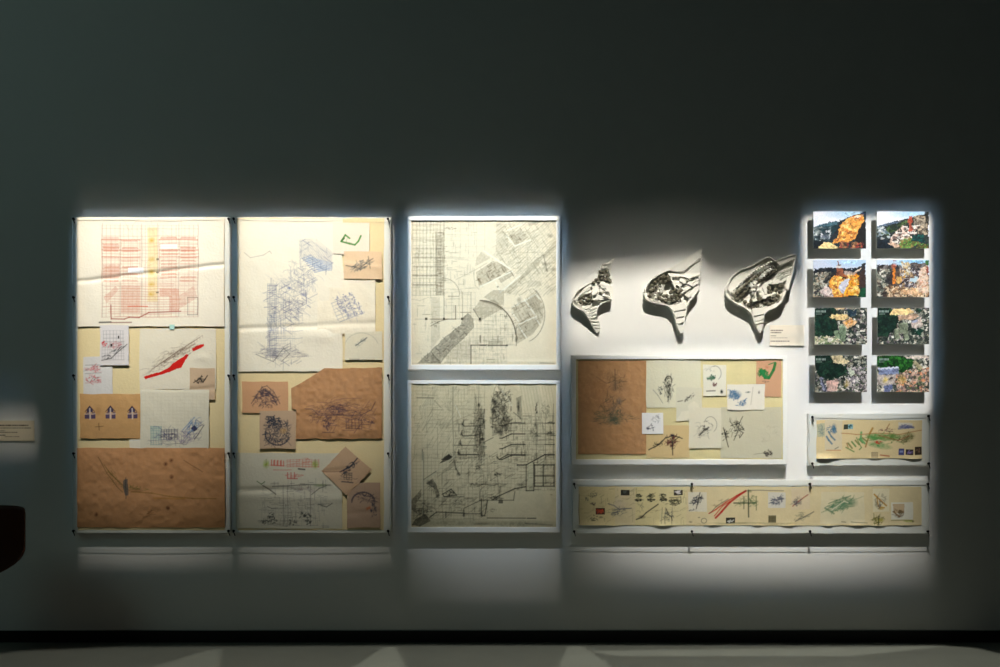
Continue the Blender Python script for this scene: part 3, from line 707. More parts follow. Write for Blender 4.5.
c.line([(375, 505), (620, 505)], .4, Q, .4); c.line([(612, 200), (615, 660)], .7, Q, .5); c.draft([(100, 100), (260, 100), (260, 440), (100, 440)], 190, (0, 90, -60, 40), 8, 44, (50, 46, 38), .5, .6); c.draft([(240, 300), (620, 280), (620, 660), (160, 660)], 260, (0, 90), 8, 70, Q, .35, .5); c.grid(240, 280, 620, 660, 10, 14, QL, .3, .35)
c.T(408, 452, K)
c.grid(40, 20, 660, 560, 20, 18, QL, .3, .4)
tone(c, [(255, 100), (340, 20), (370, 40), (365, 55)], .85, (54, 50, 42), .1); c.line([(140, 245), (400, 25)], 1.0, (200, 192, 164), .7); c.line([(130, 230), (235, 160)], .5, Q, .7)
c.line([(415, 0), (420, 20), (590, 20)], .8, Q, .8); c.line([(385, 70), (400, 140), (430, 190)], 1.3, Q, .6); c.wash(420, 185, 18, 16, Q, .7); tone(c, [(220, 230), (390, 70), (400, 110), (290, 180)], .35, Q)
tone(c, [(150, 260), (205, 225), (235, 270), (265, 360), (240, 385), (215, 300)], .7, (60, 56, 46)); c.wash(248, 370, 16, 16, DK, .7); c.wash(180, 250, 26, 18, DK, .5)
tone(c, [(30, 400), (110, 310), (110, 370), (60, 440), (80, 520), (30, 480)], .6, (58, 54, 46)); tone(c, [(120, 300), (215, 230), (170, 270)], .4, Q)
tone(c, [(30, 610), (60, 560), (145, 515), (190, 575), (100, 620)], .8, (48, 44, 36), .3); c.scrib(120, 480, 80, 60, 60, Q, .5, .6); c.line([(125, 0), (122, 520)], .7, (210, 202, 176), .6); c.line([(130, 0), (130, 520)], .4, Q, .7)
c.line([(290, 350), (360, 310), (405, 360), (300, 372), (290, 350)], .8, Q, .85); c.scrib(350, 345, 40, 25, 26, Q, .5, .6); c.line([(300, 375), (465, 372)], .6, Q, .7); tone(c, [(280, 380), (330, 390), (280, 430)], .4, Q)
c.line([(180, 545), (240, 500), (470, 510)], .8, Q, .85); c.line([(470, 515), (610, 515)], .7, Q, .8); c.line([(465, 470), (610, 400)], .6, Q, .7); c.line([(465, 480), (465, 535)], .8, Q, .8); c.wash(465, 525, 12, 16, DK, .7); c.line([(315, 500), (315, 545)], 1.0, Q, .7); c.wash(615, 520, 12, 20, DK, .8)
c.line([(612, 390), (612, 530), (640, 530), (665, 400)], .7, Q, .85); c.scrib(590, 120, 40, 40, 40, Q, .4, .5); c.scrib(550, 280, 50, 30, 30, Q, .4, .5); c.scrib(400, 420, 60, 30, 20, QL, .4, .5)
c.draft([(30, 400), (400, 20), (660, 20), (660, 560), (30, 560)], 420, (0, 90, 42), 8, 80, Q, .35, .45); c.wash(350, 590, 330, 34, (120, 118, 96), .45); c.wash(610, 600, 60, 12, DK, .5); c.wash(100, 480, 90, 90, Q, .2)
c.T(480, 452, K)
c.grid(10, 60, 620, 320, 22, 10, QL, .3, .35)
c.line([(140, 40), (160, 62), (230, 22), (375, 22)], .9, Q, .9); c.line([(310, 108), (385, 108), (540, 22), (620, 22)], 1.0, (44, 40, 34), .9); c.wash(315, 110, 9, 9, DK, .6)
c.line([(385, 105), (385, 322), (448, 322), (448, 90)], .9, Q, .8); c.poly([(390, 110), (442, 80), (442, 318), (390, 318)], (206, 196, 164), .8)
for x in (455, 527, 618): c.line([(x, 105), (x, 285)], 1.0, Q, .85)
for y in (108, 200, 285, 258): c.line([(455, y), (620, y)], 1.0 if y != 258 else .5, Q, .85)
c.line([(550, 20), (550, 100)], .6, Q, .7)
c.line([(0, 400), (110, 402), (280, 402), (290, 330)], .7, Q, .7); c.line([(100, 400), (140, 375), (290, 305), (380, 290)], .9, (44, 40, 34), .85); c.wash(315, 310, 14, 10, DK, .8); c.wash(340, 270, 40, 14, Q, .5); c.poly([(155, 402), (190, 402), (190, 430), (155, 430)], Q, .8)
c.scrib(145, 185, 34, 18, 16, Q, .5, .7); c.scrib(120, 270, 160, 12, 30, Q, .4, .5); c.scrib(120, 385, 60, 16, 30, Q, .5, .6); c.line([(60, 550), (380, 552)], .8, Q, .75); c.line([(395, 553), (465, 553)], 1.0, DK, .8); c.scrib(110, 485, 40, 14, 10, Q, .4, .5)
c.draft([(0, 20), (620, 20), (620, 320), (300, 320), (0, 420)], 320, (0, 90, 32), 8, 80, Q, .35, .45); c.wash(310, 600, 330, 30, (110, 108, 86), .5); c.line([(380, 595), (600, 610)], 1.1, DK, .4); c.line([(590, 355), (600, 358)], .5, Q, .6)
c.mottle(.09, 16)
sheet('drawing', c, dr + .0036, M['paper'], parent=t, crinkle=.0010, cell=20, wob=0,
      disp=lambda X, Y: .0022 * np.sin((X - .22 * Y) / 3.4) * np.clip((425 - Y) / 40, 0, 1) + .0012 * np.sin(X / 8) * np.clip((Y - 510) / 10, 0, 1))

# ------------------------------------------------------------------ wide frame with a collage of sheets
t, dr = frame_thing('picture_frame', 'wide white frame below the white models, enclosing a collage of brown and cream sketch sheets', 571.6, 355.2, 787.3, 464.6, 575.8, 359.2, 783.0, 459.4, .056)
dr += .0014
c = Canvas(575.9, 359.3, 782.9, 459.3, (232, 216, 166), seed=60); c.mottle(.05, 20)
sheet('lining_paper', c, dr, M['paper'], parent=t, crinkle=.0004, wob=0)['label'] = 'cream lining paper'
KA = 5.333
c = Canvas(578, 360.5, 646.2, 454.2, (200, 150, 106), seed=61).T(565, 345, KA)
gq = (96, 80, 66)
c.scrib(262, 190, 60, 60, 60, gq, .45, .4); c.line([(165, 170), (220, 205), (262, 190), (330, 195)], .5, gq, .5); c.line([(265, 130), (268, 240)], .7, gq, .6); c.wash(265, 215, 22, 34, (90, 84, 78), .45)
c.scrib(250, 340, 60, 80, 90, (84, 84, 76), .5, .5); c.wash(290, 300, 14, 22, (100, 100, 100), .5)
c.scrib(250, 385, 110, 44, 120, (84, 96, 78), .5, .45); c.wash(190, 390, 26, 26, (92, 98, 76), .5); c.wash(265, 395, 34, 30, (90, 104, 88), .5); c.wash(250, 335, 20, 26, (84, 84, 84), .4); c.wash(170, 250, 90, 130, (170, 116, 72), .3); c.mottle(.09, 10)
sheet('kraft_sketch', c, dr + .003, M['paper'], 'tall brown kraft sheet at the left end of the wide frame', 'sketch', crinkle=.0015, cell=5)
c = Canvas(646.3, 360, 700.5, 407.5, (233, 225, 200), seed=62).T(565, 345, KA)
c.scrib(552, 225, 26, 62, 90, DK, .5, .6); c.arc(552, 190, 18, 24, 160, 380, .7, DK, .7); c.scrib(508, 245, 14, 26, 26, G, .4, .6); c.line([(470, 240), (495, 270), (520, 310)], .4, G, .6); c.line([(600, 300), (640, 285)], .7, DK, .7)
sheet('sketch', c, dr + .0025, M['paper'], 'pale sheet with an upright leafy pencil sketch, right of the tall kraft sheet', 'sketch', crinkle=.0004)
c = Canvas(676, 387.5, 702, 421, (226, 218, 196), seed=63).T(675, 345, KA)
c.scrib(75, 278, 34, 14, 26, DK, .45, .6, -35); c.line([(15, 300), (40, 296)], .7, DK, .7)
sheet('sketch', c, dr + .0040, M['paper'], 'small pale sheet with one loop and a short stroke, left of the green-spotted sketch', 'sketch', crinkle=.0004)
c = Canvas(703.2, 364.7, 726, 396, (228, 222, 204), seed=64).T(675, 345, KA)
c.scrib(195, 175, 24, 14, 30, (60, 100, 80), .7, .7); c.wash(190, 178, 20, 12, (70, 110, 84), .6); c.scrib(210, 210, 12, 12, 16, (110, 60, 60), .6, .7); c.wash(206, 213, 9, 8, (90, 60, 56), .6)
c.line([(168, 246), (212, 246)], .9, DK, .75); c.wash(248, 250, 9, 12, (30, 40, 34), .9); c.arc(215, 150, 30, 40, 250, 420, .4, G, .5); c.scrib(190, 130, 30, 20, 10, G, .35, .4)
sheet('sketch', c, dr + .0050, M['paper'], 'small white sheet with a green spot above a dark dash in the wide frame', 'sketch', crinkle=.0004)
c = Canvas(756.2, 360.5, 781.2, 396.8, (218, 168, 134), seed=66).T(675, 345, KA)
c.scrib(470, 150, 24, 20, 40, (40, 124, 66), 1.0, .9, 30); c.line([(458, 138), (480, 175), (500, 176), (524, 132), (534, 98)], 2.6, (40, 124, 66), .95); c.line([(460, 130), (478, 165), (494, 168)], 2.2, (50, 134, 74), .9); c.line([(498, 104), (534, 92)], .8, (60, 130, 76), .9); c.wash(488, 118, 12, 10, (190, 110, 90), .5); c.scrib(490, 196, 20, 6, 8, G, .4, .5)
sheet('site_sketch', c, dr + .0030, M['paper'], 'pinkish tan sheet with a bold green hook shape, top right inside the wide frame', 'sketch', crinkle=.0005)
c = Canvas(720.5, 407, 781.8, 458.3, (216, 207, 182), seed=67).T(675, 345, KA)
c.line([(258, 440), (270, 480), (286, 545)], .7, DK, .85); c.scrib(268, 480, 20, 26, 30, DK, .5, .7); c.line([(362, 380), (345, 415), (330, 470), (315, 510)], .5, DK, .8)
c.scrib(330, 440, 38, 50, 50, DK, .5, .65); c.line([(300, 430), (340, 420), (365, 450), (340, 455), (362, 470), (345, 495)], .6, DK, .8)
c.scrib(495, 575, 24, 18, 36, (70, 60, 58), .6, .7); c.scrib(500, 470, 60, 60, 16, (170, 160, 140), .4, .4); c.line([(420, 585), (480, 575)], .4, G, .5)
sheet('sketch', c, dr + .0025, M['paper'], 'large pale sheet with loose black ink strokes, bottom right in the wide frame', 'sketch', crinkle=.0007)
c = Canvas(727.3, 384.2, 764.8, 410, (218, 213, 198), seed=65).T(675, 345, KA)
b1 = (74, 110, 140)
c.scrib(320, 265, 34, 28, 60, b1, .6, .7, 20); c.wash(325, 262, 28, 22, b1, .65); c.scrib(355, 310, 28, 16, 34, b1, .6, .65, -30); c.wash(388, 252, 14, 5, (80, 100, 90), .8); c.wash(449, 253, 6, 9, DK, .7); c.line([(415, 225), (405, 320)], .5, (150, 140, 120), .5)
sheet('sketch', c, dr + .0065, M['paper'], 'small grey-white sheet with a blue blot, overlapping the green-spotted sketch', 'sketch', crinkle=.0005)
c = Canvas(646.4, 425.6, 689.2, 457.8, (230, 200, 150), seed=69).T(565, 345, KA)
c.line([(448, 560), (500, 530), (540, 490)], 1.0, DK, .8); c.scrib(500, 530, 40, 16, 20, DK, .5, .7, -30); c.scrib(572, 515, 36, 40, 60, (100, 50, 50), .6, .75); c.line([(572, 480), (575, 585)], .8, DK, .85); c.line([(540, 495), (580, 482), (625, 500)], .8, DK, .85); c.line([(570, 520), (610, 490)], .7, DK, .8); c.wash(575, 480, 9, 7, (30, 26, 60), .9)
sheet('tree_sketch', c, dr + .0030, M['paper'], 'orange-yellow sheet with a branching black and red sketch, at the bottom of the wide frame', 'sketch', crinkle=.0005)
c = Canvas(688.8, 407.8, 721.2, 448.2, (222, 214, 192), seed=68).T(675, 345, KA)
c.scrib(160, 445, 62, 40, 50, (110, 106, 96), .4, .55, -38); c.arc(190, 425, 34, 44, 200, 420, .4, (120, 116, 100), .6); c.line([(128, 482), (155, 455), (180, 440)], 1.1, DK, .75); c.scrib(160, 445, 22, 14, 14, DK, .5, .7)
sheet('sketch', c, dr + .0050, M['paper'], 'pale sheet with a grey leaf-shaped pencil outline, below the centre of the wide frame', 'sketch', crinkle=.0005)
c = Canvas(641.9, 412.8, 663.4, 434, (228, 226, 222), seed=70).T(565, 345, KA)
c.scrib(485, 390, 22, 22, 24, (150, 150, 150), .5, .6); c.scrib(460, 438, 18, 18, 20, (120, 120, 124), .5, .6); c.wash(441, 444, 9, 9, (60, 60, 76), .9)
sheet('sketch', c, dr + .0062, M['paper'], 'smallest white square note straddling the tall kraft sheet and the cream sheets', 'sketch', crinkle=.0004)

# ------------------------------------------------------------------ long strip and short strip
KB = 7.41
c = Canvas(578.5, 486.5, 921.7, 525.5, (220, 202, 160), seed=80).T(565, 470, KB)
for x, w, cl in ((110, 260, (226, 206, 150)), (520, 180, (222, 208, 150)), (700, 200, (224, 212, 160))): c.poly([(x, 120), (x + w, 120), (x + w, 415), (x, 415)], cl, .5)
c.line([(103, 180), (105, 400)], .5, G, .6); c.scrib(210, 185, 34, 16, 16, G, .45, .6); c.scrib(158, 212, 22, 14, 12, G, .4, .5); c.scrib(210, 250, 20, 16, 16, (80, 60, 60), .5, .7); c.scrib(215, 360, 30, 24, 24, (90, 86, 60), .4, .6); c.wash(266, 352, 16, 8, DK, .6)
c.poly([(228, 285), (296, 285), (296, 330), (228, 330)], (70, 20, 20), .95); c.scrib(262, 308, 28, 16, 20, (220, 90, 60), .6, .8)
c.poly([(414, 145), (481, 145), (481, 188), (414, 188)], (22, 26, 28), .95); c.poly([(430, 155), (460, 150), (455, 170), (435, 172)], (90, 96, 90), .7)
c.line([(320, 250), (365, 265), (400, 290), (490, 285)], .8, (90, 92, 100), .8); c.scrib(390, 310, 66, 30, 60, (84, 88, 96), .45, .6, -15); c.wash(400, 250, 60, 40, (214, 196, 176), .4)
for x in (545, 637, 728): c.scrib(x, 190, 26, 14, 34, (64, 66, 50), .5, .7); c.scrib(x, 220, 30, 12, 34, (50, 50, 40), .6, .8)
c.line([(530, 368), (565, 355), (600, 320), (690, 255)], 1.0, DK, .85); c.scrib(560, 290, 30, 40, 14, G, .35, .5); c.wash(570, 350, 26, 12, DK, .7)
c.scrib(815, 230, 44, 28, 50, (60, 60, 44), .6, .7); c.line([(775, 205), (858, 200), (860, 240), (820, 262), (780, 255)], .6, DK, .7)
c.poly([(808, 145), (874, 145), (874, 187), (808, 187)], (30, 26, 30), .95); c.scrib(842, 165, 24, 12, 14, (220, 210, 210), .8, .8)
for x in (720, 745, 795): c.line([(x, 280), (x - 4, 395)], .4, G, .6)
c.line([(750, 290), (765, 330), (790, 350), (795, 375)], .8, DK, .8); c.scrib(765, 340, 34, 40, 30, G, .45, .6)
c.draft([(100, 140), (900, 140), (900, 400), (100, 400)], 120, (0, 90, 30), 8, 50, (120, 106, 76), .35, .4)
c.T(685, 470, KB)
c.poly([(25, 165), (160, 165), (160, 310), (25, 310)], (222, 214, 196), .85)
c.scrib(90, 225, 44, 34, 50, (60, 62, 74), .6, .7, -20); c.line([(110, 170), (85, 290)], .8, DK, .8); c.line([(45, 235), (130, 200)], .6, DK, .7); c.scrib(60, 300, 34, 8, 10, G, .5, .5); c.wash(42, 385, 14, 8, DK, .5); c.arc(138, 376, 20, 18, 0, 350, .4, G, .6); c.wash(103, 352, 9, 5, DK, .7)
c.line([(175, 320), (230, 290), (300, 240), (380, 190), (440, 160)], 1.0, (196, 52, 40), .85); c.line([(225, 355), (270, 310), (330, 240), (400, 185), (450, 155)], 1.8, (182, 36, 28), .92); c.line([(215, 340), (280, 265), (330, 235)], .9, (196, 60, 40), .8)
c.line([(180, 320), (230, 270), (320, 215)], .5, DK, .7); c.scrib(270, 240, 70, 30, 20, (130, 110, 90), .4, .5, -20)
c.line([(360, 245), (530, 245)], 1.1, (42, 60, 34), .85); c.line([(468, 150), (470, 350)], 1.1, (42, 50, 30), .85); c.line([(530, 195), (530, 300)], .6, (60, 90, 50), .8); c.scrib(470, 230, 80, 60, 60, (70, 100, 60), .45, .55); c.line([(440, 158), (480, 152), (730, 152)], .5, G, .7); c.wash(480, 158, 16, 10, (60, 90, 40), .7); c.line([(435, 200), (435, 290)], .7, (42, 60, 34), .7)
c.poly([(304, 355), (372, 355), (372, 400), (304, 400)], (18, 18, 18), .95); c.scrib(335, 378, 24, 14, 12, (200, 200, 190), .7, .7)
c.poly([(615, 165), (745, 165), (745, 285), (615, 285)], (214, 208, 198), .9); c.scrib(680, 225, 56, 30, 56, (76, 80, 96), .6, .7, -22); c.poly([(618, 338), (672, 338), (672, 388), (618, 388)], (124, 112, 80), .9); c.grid(620, 340, 670, 386, 5, 3, (60, 60, 40), .5, .7)
c.poly([(790, 135), (925, 130), (925, 290), (790, 300)], (220, 200, 172), .6); c.line([(800, 270), (840, 235), (910, 185)], 1.0, (164, 90, 76), .8); c.scrib(830, 235, 44, 34, 40, (80, 76, 86), .5, .6, -35); c.line([(820, 380), (880, 350), (955, 310)], .8, G, .7); c.scrib(880, 340, 70, 30, 30, (120, 116, 96), .45, .5, -20); c.scrib(520, 395, 400, 8, 40, (140, 130, 90), .4, .4)
c.T(805, 470, KB)
c.poly([(120, 160), (440, 165), (440, 400), (110, 400)], (220, 210, 178), .6)
g1 = (72, 116, 84)
c.scrib(265, 255, 125, 50, 110, g1, .55, .6, -18); c.wash(270, 260, 110, 36, (90, 134, 100), .6, -18); c.wash(340, 245, 50, 28, g1, .5); c.line([(150, 285), (215, 325)], 1.3, g1, .7); c.line([(175, 250), (260, 215), (340, 190)], .8, g1, .7); c.line([(200, 300), (290, 230), (320, 240)], .9, (214, 208, 180), .8); c.line([(270, 385), (300, 388)], .7, DK, .6); c.line([(340, 385), (460, 395)], .6, DK, .6)
c.poly([(505, 140), (625, 140), (625, 310), (505, 310)], (226, 216, 184), .8); o1 = (190, 140, 50)
c.line([(515, 180), (555, 215), (605, 265)], 1.2, o1, .95); c.line([(535, 195), (545, 270), (590, 280)], .8, o1, .9); c.wash(565, 285, 22, 12, (190, 150, 50), .9); c.scrib(565, 230, 50, 60, 40, (100, 96, 90), .45, .6); c.wash(530, 250, 12, 26, (90, 80, 60), .6)
c.scrib(540, 365, 42, 40, 50, (110, 106, 40), .6, .7); c.wash(560, 370, 28, 12, (170, 160, 50), .7); c.line([(545, 340), (548, 410)], .9, (60, 60, 30), .8)
c.poly([(640, 240), (800, 240), (800, 370), (640, 370)], (226, 222, 206), .9); c.poly([(650, 250), (735, 250), (735, 320), (660, 320)], (196, 164, 120), .8, .3); c.scrib(695, 325, 44, 28, 44, (110, 90, 60), .6, .7); c.line([(655, 310), (700, 350)], 1.2, (130, 90, 40), .8); c.wash(770, 380, 40, 9, (150, 160, 50), .8); c.wash(800, 382, 8, 8, (60, 50, 30), .8); c.line([(640, 375), (800, 375)], .5, (120, 120, 60), .7)
c.mottle(.05, 12)
def curl(X, Y):
    e = np.clip((Y - 518) / 7.5, 0, 1) ** 2
    k = sum(a * np.exp(-((X - x) / w) ** 2) for x, w, a in ((592, 22, .014), (664, 10, .014), (713, 6, .008), (758, 6, .007), (790, 6, .010), (828, 6, .008), (858, 9, .012), (880, 6, .008), (905, 8, .006)))
    return e * k * .85
sheet('sketch_strip', c, .0505, M['paper'], 'long cream strip of many small sketches with a red streak near its middle', 'sketch strip', disp=curl, crinkle=.0006, cell=12)
KC = 7.14
c = Canvas(816.5, 420, 922, 458.6, (224, 202, 156), seed=81).T(800, 400, KC)
c.poly([(118, 170), (178, 165), (175, 260), (122, 262)], (180, 184, 160), .8); c.scrib(150, 215, 24, 40, 34, (110, 130, 130), .5, .5)
c.poly([(175, 145), (300, 145), (300, 358), (175, 358)], (214, 202, 176), .75); bb = (70, 112, 140)
c.line([(190, 260), (205, 285), (228, 312)], 1.5, bb, .85); c.line([(205, 225), (225, 260), (250, 285)], 1.5, bb, .85); c.wash(242, 205, 18, 34, bb, .9); c.scrib(235, 210, 34, 26, 34, bb, .6, .8); c.line([(190, 358), (290, 360)], .6, (190, 110, 60), .7); c.line([(250, 350), (275, 338)], .6, G, .7)
c.poly([(313, 172), (345, 172), (345, 210), (313, 210)], (22, 44, 44), .95); c.poly([(345, 172), (380, 172), (380, 208), (345, 208)], (130, 180, 190), .95); c.scrib(362, 190, 12, 12, 10, (30, 70, 80), .7, .8)
g2 = (70, 130, 64); br = (160, 104, 48)
for k in range(5): c.line([(345 + k * 26, 310 - k * 10), (372 + k * 26, 345 - k * 13)], 1.4, g2 if k % 2 else (110, 120, 60), .85)
c.line([(330, 340), (385, 370)], 1.0, g2, .8); c.line([(440, 230), (436, 275), (465, 310)], 1.8, (90, 160, 96), .85); c.line([(335, 310), (345, 340)], .7, br, .8); c.line([(405, 270), (440, 340), (425, 355)], .8, g2, .8)
c.line([(518, 200), (500, 235)], 1.6, (176, 130, 60), .9); c.line([(500, 240), (470, 335)], 1.2, br, .8); c.line([(300, 235), (400, 248), (540, 235), (700, 245), (868, 215)], .6, (180, 120, 70), .8)
c.scrib(600, 275, 130, 40, 90, g2, .7, .55); c.wash(540, 265, 60, 26, (90, 150, 80), .8); c.wash(570, 325, 80, 22, (80, 146, 84), .8, 10); c.wash(640, 262, 100, 20, (100, 134, 64), .7); c.wash(770, 265, 50, 34, (116, 122, 70), .65, -20); c.scrib(760, 270, 60, 34, 50, (90, 90, 50), .6, .5, -20)
c.line([(510, 300), (560, 285), (600, 300)], 1.2, (206, 190, 150), .8); c.scrib(560, 300, 26, 12, 16, (190, 70, 50), .7, .8); c.line([(560, 250), (700, 290), (780, 255)], .8, (150, 76, 50), .6); c.line([(640, 170), (620, 200)], .8, br, .7); c.scrib(620, 215, 50, 16, 24, (130, 90, 80), .5, .7)
c.poly([(700, 160), (800, 165), (800, 205), (700, 208)], (214, 208, 200), .7); c.scrib(755, 190, 54, 14, 50, (100, 104, 140), .6, .75); c.line([(700, 208), (810, 190)], .6, (90, 90, 120), .7)
c.poly([(705, 350), (745, 350), (745, 395), (705, 395)], (52, 60, 120), .95); c.poly([(712, 362), (738, 362), (738, 378), (712, 378)], (150, 160, 200), .7)
c.poly([(755, 352), (808, 352), (808, 393), (755, 393)], (24, 16, 30), .95); c.scrib(782, 372, 20, 12, 14, (150, 130, 190), .6, .7)
c.poly([(820, 335), (870, 335), (870, 390), (820, 390)], (36, 24, 22), .95); c.scrib(845, 360, 16, 18, 10, (130, 100, 80), .6, .7)
c.poly([(510, 375), (558, 375), (558, 415), (510, 415)], (200, 180, 140), .9); c.grid(512, 378, 556, 412, 5, 3, (90, 80, 60), .4, .5); c.line([(575, 395), (635, 403)], 1.0, (170, 70, 40), .8)
c.mottle(.03, 12)
def curl2(X, Y):
    e = np.clip((Y - 452) / 6.6, 0, 1) ** 2
    return e * (.016 * np.exp(-((X - 824) / 12) ** 2) + .007 * np.exp(-((X - 875) / 6) ** 2) + .009 * np.exp(-((X - 915) / 10) ** 2))
sheet('sketch_strip', c, .0425, M['paper'], 'short cream strip with a sprawling green pencil sketch, beneath the eight colour photographs', 'sketch strip', disp=curl2, crinkle=.0006, cell=12)
# ------------------------------------------------------------------ eight colour photographs
KP = 13.89
def photo(label, x0, y0, x1, y1, crop, paint, seed):
    t = empty('photograph', at((x0 + x1) / 2, y1, 0), label, 'photograph', 'colour photographs at the right end of the wall')
    c = Canvas(x0, y0, x1, y1, (40, 46, 42), 2.5, seed).T(crop[0], crop[1], KP)
    paint(c)
    # break up the outlines and give the picture its grain
    h, w_ = c.img.shape[:2]
    dy = ((vnoise((h, w_), 5, seed + 3) - .5) * 3.6 + (vnoise((h, w_), 2.2, seed + 5) - .5) * 2).round().astype(int); dx = ((vnoise((h, w_), 5, seed + 4) - .5) * 3.6 + (vnoise((h, w_), 2.2, seed + 6) - .5) * 2).round().astype(int)
    jj, ii = np.mgrid[0:h, 0:w_]
    c.img = c.img[np.clip(jj + dy, 0, h - 1), np.clip(ii + dx, 0, w_ - 1)]
    lum = c.img.mean(2, keepdims=True); c.img = lum + (c.img - lum) * 1.0
    k = vnoise((h, w_), 3.2, seed + 9)[..., None] * .6 + vnoise((h, w_), 8, seed + 10)[..., None] * .4
    c.img = np.where(lum > .62, c.img, c.img * (.3 + 1.6 * k))
    if 'aerial' in label: c.t = (crop[0], crop[1], KP); stamp(c)
    c.img *= (.86 + .28 * np.random.RandomState(seed).rand(*c.img.shape[:2]))[..., None]
    bm = bmesh.new(); px_box(bm, x0, y0, x1, y1, .039, .0446); from_bm('mount_board', bm, M['board'], t)
    sheet('print', c, .0450, M['print'], parent=t, crinkle=0, wob=0)
    bm = bmesh.new(); px_box(bm, x0 + 14, y0 + 10, x1 - 14, y1 - 12, 0, .039); from_bm('hanger_block', bm, M['board'], t)

DG = [(14, 34, 26), (20, 46, 36), (10, 26, 22), (30, 60, 42)]
BLD = [(196, 190, 172), (156, 156, 138), (224, 218, 202), (100, 104, 92), (52, 60, 52), (150, 142, 122), (78, 84, 72)]
RUB = [(214, 186, 150), (160, 120, 84), (230, 206, 172), (110, 80, 56), (70, 56, 44)]
def sky(c, w=(232, 234, 240), b=(150, 196, 224)):
    c.poly([(0, 0), (900, 0), (900, 420), (0, 420)], w); c.wash(600, 110, 330, 70, b, .8, 0, .2)
def ph1(c):
    sky(c)
    c.poly([(80, 285), (200, 255), (330, 215), (440, 205), (560, 160), (640, 130), (800, 70), (810, 600), (70, 600)], (26, 44, 48))
    c.poly([(80, 290), (240, 240), (430, 205), (400, 260), (200, 330)], (70, 104, 116), .8, tex=.4)
    c.poly([(80, 300), (400, 260), (420, 380), (80, 400)], (22, 48, 52), .8)
    c.mosaic([(80, 290), (330, 290), (300, 480), (80, 480)], [(150, 156, 150), (90, 100, 100), (190, 190, 190), (60, 74, 80)], 60, 3.2, 0)
    c.wash(135, 365, 30, 34, (150, 158, 150), .8); c.wash(240, 430, 60, 26, (130, 136, 150), .7)
    c.poly([(590, 150), (690, 130), (760, 110), (780, 200), (720, 330), (660, 460), (560, 500), (330, 510), (420, 400), (440, 270), (480, 220)], (226, 150, 66), 1, 1, 0)
    c.mosaic([(590, 150), (760, 115), (770, 200), (660, 450), (560, 500), (340, 510), (440, 380), (470, 240)], [(240, 176, 84), (200, 112, 44), (250, 200, 120), (226, 150, 66), (150, 84, 40)], 150, 3.4)
    c.poly([(590, 160), (690, 135), (760, 140), (700, 155)], (238, 220, 190), .9)
    c.poly([(700, 330), (745, 260), (800, 200), (810, 600), (640, 560), (660, 470)], (28, 26, 24), 1, 1.2)
    c.mosaic([(450, 500), (780, 500), (780, 590), (420, 590)], [(150, 60, 50), (110, 80, 50), (170, 120, 80), (40, 30, 30)], 90, 2.4)
    c.poly([(440, 190), (470, 200), (420, 370), (330, 480), (300, 470), (400, 330)], (34, 30, 34), .8, 1)
    c.poly([(120, 600), (230, 500), (300, 505), (380, 540), (420, 600)], (236, 204, 140), 1, .5); c.poly([(80, 490), (200, 480), (230, 500), (110, 600), (80, 600)], (12, 22, 28))
    c.wash(760, 100, 30, 26, (16, 36, 70), .9)
def ph2(c):
    sky(c, (236, 238, 242), (150, 200, 230))
    c.poly([(80, 285), (250, 235), (400, 200), (520, 170), (640, 130), (720, 120), (800, 80), (800, 600), (80, 600)], (40, 48, 44))
    c.poly([(80, 285), (300, 225), (420, 210), (300, 270), (90, 320)], (90, 108, 130), .8)
    c.mosaic([(80, 300), (520, 200), (520, 400), (80, 420)], [(30, 44, 26), (60, 84, 40), (90, 110, 60), (24, 30, 26)], 120, 3.4)
    c.mosaic([(80, 290), (190, 290), (300, 440), (80, 480)], [(150, 160, 160), (90, 110, 120), (190, 190, 186)], 50, 3, 0)
    c.poly([(600, 170), (700, 130), (780, 200), (800, 380), (640, 320), (590, 240)], (126, 116, 100), 1, 1.4, .4)
    c.mosaic([(590, 140), (790, 120), (800, 400), (640, 380)], [(160, 146, 124), (100, 88, 74), (70, 60, 50), (190, 170, 140)], 110, 3)
    c.mosaic([(440, 270), (640, 270), (640, 380), (560, 470), (300, 560), (250, 520), (300, 400)], [(236, 226, 210), (200, 170, 150), (120, 100, 90), (226, 196, 176), (60, 50, 50)], 150, 3.6, 0)
    for x, y, w in ((445, 280, 44), (350, 365, 90), (300, 400, 60), (500, 305, 70), (580, 300, 60), (510, 365, 120), (430, 400, 90), (630, 262, 60), (390, 440, 60)):
        c.poly([(x, y), (x + w, y), (x + w, y + 13), (x, y + 13)], (240, 232, 218), .95); c.poly([(x, y + 18), (x + w, y + 18), (x + w, y + 34), (x, y + 34)], (120, 96, 84), .7)
    c.poly([(530, 140), (565, 140), (572, 350), (528, 350)], (168, 76, 48), .95, .5); c.poly([(515, 190), (580, 190), (580, 230), (515, 230)], (150, 60, 40), .7)
    c.poly([(80, 470), (230, 470), (300, 560), (300, 600), (80, 600)], (20, 30, 38), 1, .5)
    c.poly([(230, 520), (320, 500), (400, 560), (360, 590)], (206, 170, 140), .9, .5)
    c.mosaic([(400, 480), (540, 420), (600, 480), (800, 540), (800, 590), (400, 590)], [(60, 110, 40), (100, 150, 70), (90, 90, 40), (130, 110, 60)], 120, 3)
    c.mosaic([(570, 400), (740, 400), (740, 500), (560, 490)], [(10, 60, 56), (20, 90, 80), (14, 40, 40)], 60, 3.4); c.poly([(740, 80), (810, 70), (800, 260), (760, 200)], (24, 30, 26), .9, 1)
